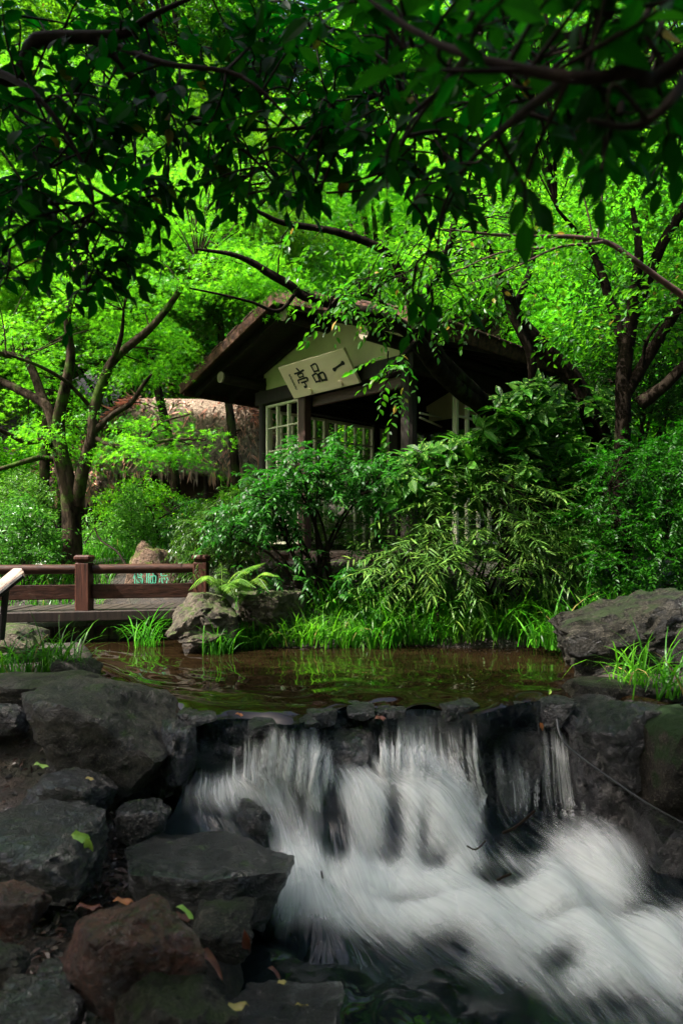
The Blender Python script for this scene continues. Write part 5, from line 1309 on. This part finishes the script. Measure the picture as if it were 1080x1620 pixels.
fern('pale fern with arching fronds growing on top of the pale boulder', P(352, 938, 7.35),
     [(P(298, 934, 7.1), .16), (P(318, 912, 7.2), .08), (P(335, 930, 6.95), .12), (P(395, 905, 7.3), .10), (P(405, 930, 7.1), .12), (P(372, 945, 6.9), .12), (P(420, 890, 7.5), .08), (P(350, 890, 7.6), .03)])
fern('pale fern drooping over the gap between the two far bank boulders', P(392, 930, 7.5),
     [(P(350, 950, 7.2), .12), (P(372, 965, 7.15), .10), (P(425, 935, 7.2), .12), (P(440, 912, 7.4), .10), (P(385, 900, 7.6), .06)])

# ------------------------------------------------------------------ grass
def T_blade(bend, w=.02, n=5):
    t = np.linspace(0, 1, n + 1); a = bend * t
    x = np.concatenate([[0], np.cumsum(np.sin((a[1:] + a[:-1]) / 2) / n)]); z = np.concatenate([[0], np.cumsum(np.cos((a[1:] + a[:-1]) / 2) / n)])
    ww = w * (1 - t ** 2.2) + .0015
    v = np.concatenate([np.c_[x, ww / 2, z], np.c_[x, -ww / 2, z]]); k = n + 1
    f = []
    for i in range(n): f += [(i, k + i, k + i + 1), (i, k + i + 1, i + 1)]
    return v, np.array(f)
def clump_mesh(seed, n, h, wid, bend=(.5, 2.2), spread=.06, lean=0.0):
    g = np.random.default_rng(seed); mb = MB()
    for k in range(n):
        v, f = T_blade(g.uniform(*bend), wid * g.uniform(.7, 1.2) / h)
        a = g.random() * 2 * PI; s = h * g.uniform(.55, 1.15)
        if lean: a = g.normal(0, .9)
        c, q = math.cos(a), math.sin(a); t = g.normal(0, .22)
        Rm = np.array([(c, -q, 0), (q, c, 0), (0, 0, 1)]) @ np.array(Matrix.Rotation(t, 3, 'X'))
        mb.add((v * s) @ Rm.T + np.array((g.normal(0, spread), g.normal(0, spread), -.02)), f3=f)
    me = mb.mesh('grass_clump'); me.materials.append(M['grass']); return me
GM = [clump_mesh(200 + k, 34, .46, .015, (.8, 2.6), .07) for k in range(4)]
GB = [clump_mesh(210 + k, 56, .60, .014, (.8, 2.7), .08) for k in range(2)]
def clump(me, p, s, label, group=None, rz=None):
    o = link('grass_clump', me, None, loc=p); o.scale = (s, s, s * R.uniform(.85, 1.1)); o.rotation_euler = (0, 0, R.random() * 6.28 if rz is None else rz)
    return tag(o, label, 'grass', group)
G1_, L1 = 'grass clumps along the far pool edge', 'arching green grass clump on the far edge of the pool under the bushes'
for k in range(46):
    px = 350 + (900 - 350) * (k + R.uniform(-.3, .3)) / 45; yy = R.uniform(7.42, 7.66) if k % 2 else R.uniform(7.66, 8.1)
    x = (px - 540) / F * yy
    if px < 480 and yy > 7.6: yy = 7.45
    where = 'below the two far bank boulders' if px < 500 else 'below the dense glossy bush' if px < 620 else 'below the willowy bush' if px < 790 else 'next to the long dark boulder'
    clump(GM[k % 4], (x, yy, max(0.0, float(ground_z(x, yy)))), R.uniform(1.0, 1.8) * (.62 if px < 500 else 1), 'arching green grass clump on the far pool edge ' + where, 'grass on the far pool edge ' + where)
for k in range(14):
    px = R.uniform(800, 1110); yy = R.uniform(6.7, 7.5); x = (px - 540) / F * yy
    clump(GM[k % 4], (x, yy, max(.1, float(ground_z(x, yy)))), R.uniform(1.2, 1.8), 'green grass clump behind the long dark boulder on the right', 'grass behind the right boulder')
for px, Y, s, lab in [(235, 7.55, 1.0, 'bright grass clump overhanging the water between the bridge skirt and the pale boulder'),
                      (345, 7.0, .8, 'short grass clump at the waterline beside the flat pale stone'),
                      (1005, 5.2, .95, 'dark green grass clump between the long boulder and the charcoal rock'),
                      (1065, 5.1, 1.1, 'broad dark green grass clump at the right edge below the long boulder')]:
    x = (px - 540) / F * Y
    clump(GB[0] if px < 500 else GB[1], (x, Y, max(0.0, min(.12, float(ground_z(x, Y))))), s, lab)
for px, Y, s, lab in [(105, 5.75, .95, 'pale arching grass clump leaning over the pool behind the mossy slab'), (75, 5.7, .8, 'short pale grass clump at the left end of the pool'), (20, 5.6, .9, 'dark blue green grass clump around the legs of the information panel'), (-20, 5.5, .9, 'blue green grass clump at the left frame edge')]:
    x = (px - 540) / F * Y
    clump(GB[int(px) % 2], (x, Y, .06), s, lab)
# loose ground cover on the far bank and behind the bridge
def cover(name, label, n, fx, sz, seed):
    g = np.random.default_rng(seed); p = fx(g, n); z = np.maximum(ground_z(p[:, 0], p[:, 1]), 0.02)
    a = g.random(n) * 2 * PI; mb = MB()
    for q in range(3):
        V, Fc = T_blade(.6 + .7 * q, .028)
        k = np.arange(n) % 3 == q
        c, s = np.cos(a[k]), np.sin(a[k]); S = g.uniform(sz[0], sz[1], k.sum())
        v = np.stack([V[None, :, 0] * c[:, None] - V[None, :, 1] * s[:, None], V[None, :, 0] * s[:, None] + V[None, :, 1] * c[:, None], np.broadcast_to(V[None, :, 2], (k.sum(), len(V)))], -1) * S[:, None, None] + np.c_[p[k], z[k]][:, None]
        mb.add(v.reshape(-1, 3), f3=(Fc[None] + (np.arange(k.sum()) * len(V))[:, None, None]).reshape(-1, 3))
    o = link(name, mb.mesh(name), M['grass'], kind='stuff'); tag(o, label, 'grass')
cover('grass', 'loose grass growing along the far bank of the pool', 2600, lambda g, n: np.c_[g.uniform(-1.3, 2.6, n), 7.45 + np.abs(g.normal(0, .35, n))], (.12, .34), 301)
cover('grass', 'grass border growing behind the bridge deck', 3600, lambda g, n: (lambda q: q[(q[:, 0] < -3.1) | (q[:, 1] > 9.5)][:n])(np.c_[g.uniform(-6.5, -2.0, 2 * n), g.uniform(8.75, 10.2, 2 * n)]), (.18, .42), 302)

# ------------------------------------------------------------------ litter, fallen leaves, sticks
def pebbles():
    g = np.random.default_rng(400); mb = MB(); d, f = ICO[3][0], ICO[3][1]
    bm = bmesh.new(); bmesh.ops.create_icosphere(bm, subdivisions=1, radius=1); d = np.array([v.co[:] for v in bm.verts]); bm.verts.index_update(); f = np.array([[q.index for q in x.verts] for x in bm.faces]); bm.free()
    n = 1600
    y = g.uniform(2.1, 5.2, n); x = np.where(g.random(n) < .9, -.35 - np.abs(g.normal(0, .7, n)) - .1 * y, 2.2 + g.random(n))
    z = ground_z(x, y)
    for k in range(n):
        s = g.uniform(.008, .034) * np.array((1, g.uniform(.6, 1), g.uniform(.4, .8)))
        mb.add(d * (1 + .18 * g.normal(0, 1, (len(d), 1))) * s + (x[k], y[k], z[k] + .004), f3=f)
    o = link('gravel', mb.mesh('gravel'), M['r_dark'], kind='stuff'); tag(o, 'dark wet gravel between the stones of the left bank', 'gravel')
    n = 2600
    y = g.uniform(2.0, 5.6, n); x = -.38 - np.abs(g.normal(0, .8, n)) - .12 * y; z = ground_z(x, y) + g.uniform(.0, .03, n)
    dd = np.c_[g.normal(0, 1, (n, 2)), g.normal(0, .25, n)]; nn = np.c_[g.normal(0, .35, (n, 2)), np.ones(n)]
    v, f = inst(T_oval(.42, .3, .12), np.c_[x, y, z], nrm(dd), nrm(nn), g.uniform(.025, .07, n))
    o = link('leaf_litter', MB().add(v, f3=f).mesh('leaf_litter'), M['d_brown'], kind='stuff'); tag(o, 'brown leaf litter on the left bank', 'leaf litter')
pebbles()
def fallen(px, py, Y, s, mat, label, d=(1, 0, .1), n=(0, -.4, 1), w=.42, lift=0):
    p = P(px, py, Y); v, f = inst(T_oval(w, .35, .14), np.zeros((1, 3)), nrm(np.array([d], float)), nrm(np.array([n], float)), s * .8)
    v = v + np.array((0, 0, 1.0)) * (.10 * s * np.sin(v[:, :1] / s * 9 + v[:, 1:2] / s * 7))
    o = link('fallen_leaf', MB().add(v, f3=f).mesh('fallen_leaf', smooth=True), M[mat], loc=p); tag(o, label, 'leaf')
fallen(278, 1436, 2.75, .11, 'd_green', 'lime green leaf beside the tip of the reddish brown block', (.9, .1, -.35))
fallen(178, 1428, 2.7, .10, 'd_orange', 'glowing orange leaf behind the reddish brown block', (1, .2, .1))
fallen(118, 1440, 2.75, .13, 'd_red', 'long dull red leaf left of the glowing orange leaf', (1, .1, .25), w=.25)
fallen(386, 1468, 2.85, .16, 'd_red', 'long red leaf hanging down beside the flat dark slab', (.18, -.1, -1), (0, -1, .2), .26)
fallen(312, 1505, 2.7, .17, 'd_red', 'dull maroon leaf lying on dark gravel right of the brown block', (1, -.2, -.5), w=.36)
fallen(423, 1532, 2.8, .09, 'd_red', 'curled red leaf near the black water', (.9, .1, -.45))
fallen(438, 1556, 2.78, .05, 'd_yellow', 'small yellow scrap next to the curled red leaf', (1, .2, .2), w=.6)
fallen(355, 1602, 2.5, .11, 'd_yellow', 'yellow leaf lying on the flat dark stone at the bottom', (1, .3, .35))
fallen(465, 1592, 2.7, .075, 'd_yellow', 'thin yellow leaf strip at the edge of the black water', (1, .1, .1), w=.2)
fallen(270, 1452, 2.75, .12, 'd_red', 'reddish leaf under the lime green leaf', (1, .3, -.05))
fallen(232, 1342, 3.85, .12, 'd_yellow', 'crumpled yellow green leaf at the back of the flat dark slab', (.7, .2, .5))
fallen(112, 1322, 3.30, .11, 'd_green', 'bright green crumpled leaf on the wide dark boulder', (1, 0, -.1), (0, -.8, .6), .6)
fallen(135, 1325, 3.28, .10, 'd_green', 'second green scrap drooping over the edge of the wide dark boulder', (.4, 0, -.9), (0, -1, .3), .5)
fallen(52, 1212, 4.0, .11, 'd_green', 'small pale green leaf on the ground above the smooth dark stone', (1, 0, .15))
fallen(135, 1232, 3.9, .06, 'd_yellow', 'buff leaf lying on the smooth dark rounded stone', (1, 0, .1), w=.6)
fallen(853, 1143, 4.62, .08, 'd_orange', 'orange leaf stuck on the right end of the fall', (.4, 0, -.9), (0, -1, .2), .4)
fallen(592, 1138, 4.70, .10, 'd_red', 'wet red brown leaf on the stone at the middle of the lip', (1, .1, .25), w=.7)
fallen(372, 1130, 4.62, .07, 'd_orange', 'buff orange leaf caught at the lip near the large boulder', (1, .1, .0), w=.6)
fallen(452, 1146, 4.60, .07, 'd_orange', 'orange leaf washed against the lip left of centre', (1, .1, .0), w=.6)
fallen(868, 1100, 4.95, .06, 'd_green', 'yellow green scrap at the right corner of the lip', (.3, 0, 1), (0, -1, .2), .5)
fallen(95, 930 + 120, 5.5, .09, 'd_brown', 'brown leaf on the bank above the mossy slab', (1, 0, .1))
def stick(label, pts, r):
    pts = [np.array(p) for p in pts]
    o = link('stick', MB().tube(pts, [r] * len(pts), 6, 3).mesh('stick'), M['twig']); tag(o, label, 'stick')
stick('short forked stick caught in the white water', PL((738, 1338, 3.98), (752, 1344, 3.96), (768, 1330, 3.98)), .005)
stick('dark straight stick lying in the foam right of the forked stick', PL((785, 1392, 3.80), (808, 1382, 3.80)), .007)
stick('tiny upright stick in the foam left of centre', PL((508, 1378, 3.80), (512, 1398, 3.78)), .006)
stick('bent dark branch stuck under the right end of the fall', PL((795, 1318, 4.30), (815, 1308, 4.4), (845, 1283, 4.62)), .009)
stick('pale dry branch leaning in front of the maple bush by the inscribed stone', PL((200, 895, 8.9), (185, 872, 9.0), (160, 855, 9.2), (150, 835, 9.3)), .012)

# ------------------------------------------------------------------ overhanging trees in front
def overhang(name, label, limbs, base, regions, twig_mat, singles, size, crown=None, k=(6, 10), sec_r=.0055):
    root, mb = tree(name, label, limbs, None, base, sides=8)
    lp = limb_points(limbs, 5, .25)
    LL = []; sec = [lp]
    for (x0, x1, y0, y1, ya, yb, n) in regions:
        for q in range(max(2, n // 4)):
            e = P(R.uniform(x0, x1), R.uniform(y0, y1), R.uniform(ya, yb)); cand = np.concatenate(sec)
            s = cand[np.argsort(np.linalg.norm(cand - e, axis=1))[R.integers(0, 12)]]
            ln = np.linalg.norm(e - s)
            if ln > 1.1: s = e + (s - e) / ln * 1.1; s = cand[np.argmin(np.linalg.norm(cand - s, axis=1))]; ln = np.linalg.norm(e - s)
            p, r_ = spline(np.array([s, s * .55 + e * .45 + np.array((0, 0, .12 * ln)) + rnd(1)[0] * .06, e]), np.array([1, .75, .35]) * sec_r, 8)
            mb.tube(p, r_, 5, 1, caps=False); sec.append(p[3:])
    lp = np.concatenate(sec)
    for (x0, x1, y0, y1, ya, yb, n) in regions:
        for q in range(n):
            e = P(R.uniform(x0, x1), R.uniform(y0, y1), R.uniform(ya, yb))
            dist = np.linalg.norm(lp - e, axis=1); s = lp[np.argsort(dist)[R.integers(0, 4)]]
            ln = np.linalg.norm(e - s)
            if ln > .5: e = s + (e - s) / ln * .5; ln = .5
            if ln < .2: e = s + nrm((e - s)[None])[0] * .24; ln = .24
            mid = (s + e) / 2 + np.array((0, 0, .10 * ln)) + rnd(1)[0] * .03
            p, _ = spline(np.array([s, mid, e]), np.ones(3), 6)
            mb.tube(p, np.linspace(.0065, .0022, len(p)), 4, 1, caps=False)
            m = int(R.integers(k[0], k[1])); t = np.linspace(.25, 1, m); idx = t * (len(p) - 1); i0 = np.minimum(idx.astype(int), len(p) - 2); fr = (idx - i0)[:, None]
            pos = p[i0] * (1 - fr) + p[i0 + 1] * fr; tg = nrm(p[i0 + 1] - p[i0])
            sd = nrm(np.cross(tg, UP + rnd(1)[0] * .3)); sg = np.where(np.arange(m) % 2, 1, -1)[:, None]
            d = tg * .75 + sd * sg * .8 + rnd(m, 3, .25) - UP * .24; d[-1] = tg[-1] - UP * .3
            LL.append((pos, nrm(d), nrm(np.tile(UP, (m, 1)) + rnd(m, 3, .5)), R.uniform(size[0], size[1], m)))
    L = cat_(*LL)
    if crown:
        cc, rr, n, kk = crown
        c, _ = in_ellipsoid(n, cc, rr, .1, False)
        c = c[~((c[:, 1] > -1.0) & (c[:, 2] < CAM_Z + .95 * np.maximum(c[:, 1], 0) + 1.0))]
        twigs_to(mb, lp, c[::3], .012, 4)
        foliage(root, T_rhomb(.42), spray_disc(c, R.uniform(.4, .7, len(c)), kk, .5, .25, .3, (.11, .16)), M['canopy'], 0, 'crown')  # unseen overhead leaves, added to shade the foreground
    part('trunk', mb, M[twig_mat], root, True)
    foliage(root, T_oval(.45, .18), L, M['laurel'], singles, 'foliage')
B = np.array
overhang('laurel_tree', 'dark broad leaved tree whose boughs overhang the stream from the left',
    [([B((-3.4, -1.0, -.7)), B((-3.3, -.9, 1.0)), B((-3.1, -.6, 2.6)), B((-2.4, .9, 3.4)), P(-60, 95, 3.0), P(60, 62, 2.9), P(140, 58, 2.8), P(200, 52, 2.75), P(240, 25, 2.7), P(330, -15, 2.65)], [.16, .14, .12, .08, .035, .028, .024, .018, .012, .006]),
     (PL((60, 62, 2.9), (150, 62, 2.95), (175, 82, 2.95), (220, 132, 3.0), (290, 182, 3.1), (340, 207, 3.2), (400, 250, 3.3), (440, 300, 3.4)), [.024, .022, .020, .018, .015, .012, .008, .004]),
     (PL((-60, 95, 3.0), (30, 130, 2.7), (90, 190, 2.6), (140, 280, 2.6), (150, 350, 2.6)), [.02, .014, .010, .007, .004]),
     (PL((150, 60, 2.8), (260, 100, 2.6), (380, 120, 2.5), (470, 200, 2.5)), [.014, .011, .008, .004]),
     (PL((290, 182, 3.1), (400, 205, 2.9), (520, 200, 2.8), (600, 205, 2.7)), [.010, .008, .006, .003]),
     ([B((-3.1, -.6, 2.6)), B((-2.4, -.4, 4.2)), B((-1.2, 0, 5.6))], [.10, .08, .04]), ([B((-3.1, -.6, 2.6)), B((-3.4, .8, 4.6)), B((-3.0, 2.0, 6.0))], [.09, .07, .03])],
    B((-3.4, -1.0, -.7)),
    [(-50, 260, -30, 160, 2.5, 3.7, 34), (-50, 230, 150, 340, 2.4, 3.7, 52), (200, 430, 60, 250, 2.6, 3.9, 42), (380, 620, -20, 230, 2.5, 3.9, 52), (60, 260, 320, 440, 2.6, 3.5, 19), (-50, 110, 320, 460, 2.4, 3.5, 18), (240, 420, 220, 350, 2.7, 3.7, 20), (390, 600, 200, 320, 2.5, 3.6, 24), (560, 760, 180, 330, 2.3, 3.3, 26), (600, 860, -20, 200, 2.4, 3.6, 30), (130, 215, 420, 480, 2.6, 2.9, 6)],
    'twig', 300, (.075, .112), ((-5.4, .6, 7.2), (3.5, 3.9, 1.7), 620, 100))  # crown out of view, set in the sun's path to shade water and rocks
overhang('near_laurel_tree', 'broad leaved tree whose blurred dark leaves hang close to the camera from the right',
    [([B((2.4, -1.1, -.7)), B((2.3, -.9, 1.2)), B((1.9, -.3, 2.4)), B((1.2, .5, 2.35)), P(1120, 60, 1.25), P(1000, 110, 1.2), P(900, 122, 1.2), P(740, 88, 1.3), P(640, 40, 1.4), P(560, -20, 1.5)], [.13, .11, .09, .05, .016, .013, .011, .008, .006, .003]),
     (PL((1120, 60, 1.25), (1060, 160, 1.1), (1000, 200, 1.1), (930, 190, 1.05)), [.012, .009, .006, .003]),
     (PL((900, 122, 1.2), (800, 200, 1.5), (740, 260, 1.8), (700, 330, 2.1), (690, 420, 2.4)), [.010, .008, .006, .005, .003]),
     (PL((740, 88, 1.3), (680, 160, 1.6), (620, 250, 1.9)), [.008, .006, .003]),
     ([B((1.9, -.3, 2.4)), B((1.6, 0, 4.2)), B((1.3, 1.0, 5.8))], [.08, .06, .03])],
    B((2.4, -1.1, -.7)),
    [(560, 760, -30, 110, 1.5, 2.4, 14), (740, 960, -30, 150, 1.2, 2.2, 22), (920, 1110, -30, 180, 1.15, 2.1, 24), (640, 850, 120, 260, 1.5, 2.5, 14), (860, 1080, 140, 215, 1.0, 1.6, 8), (600, 760, 240, 330, 1.8, 2.6, 8), (650, 720, 420, 470, 2.3, 2.6, 3), (850, 1100, 120, 300, 1.7, 2.6, 14)],
    'twig', 300, (.07, .10), ((1.8, -2.6, 6.4), (2.6, 2.0, 1.1), 110, 90), sec_r=.0045)
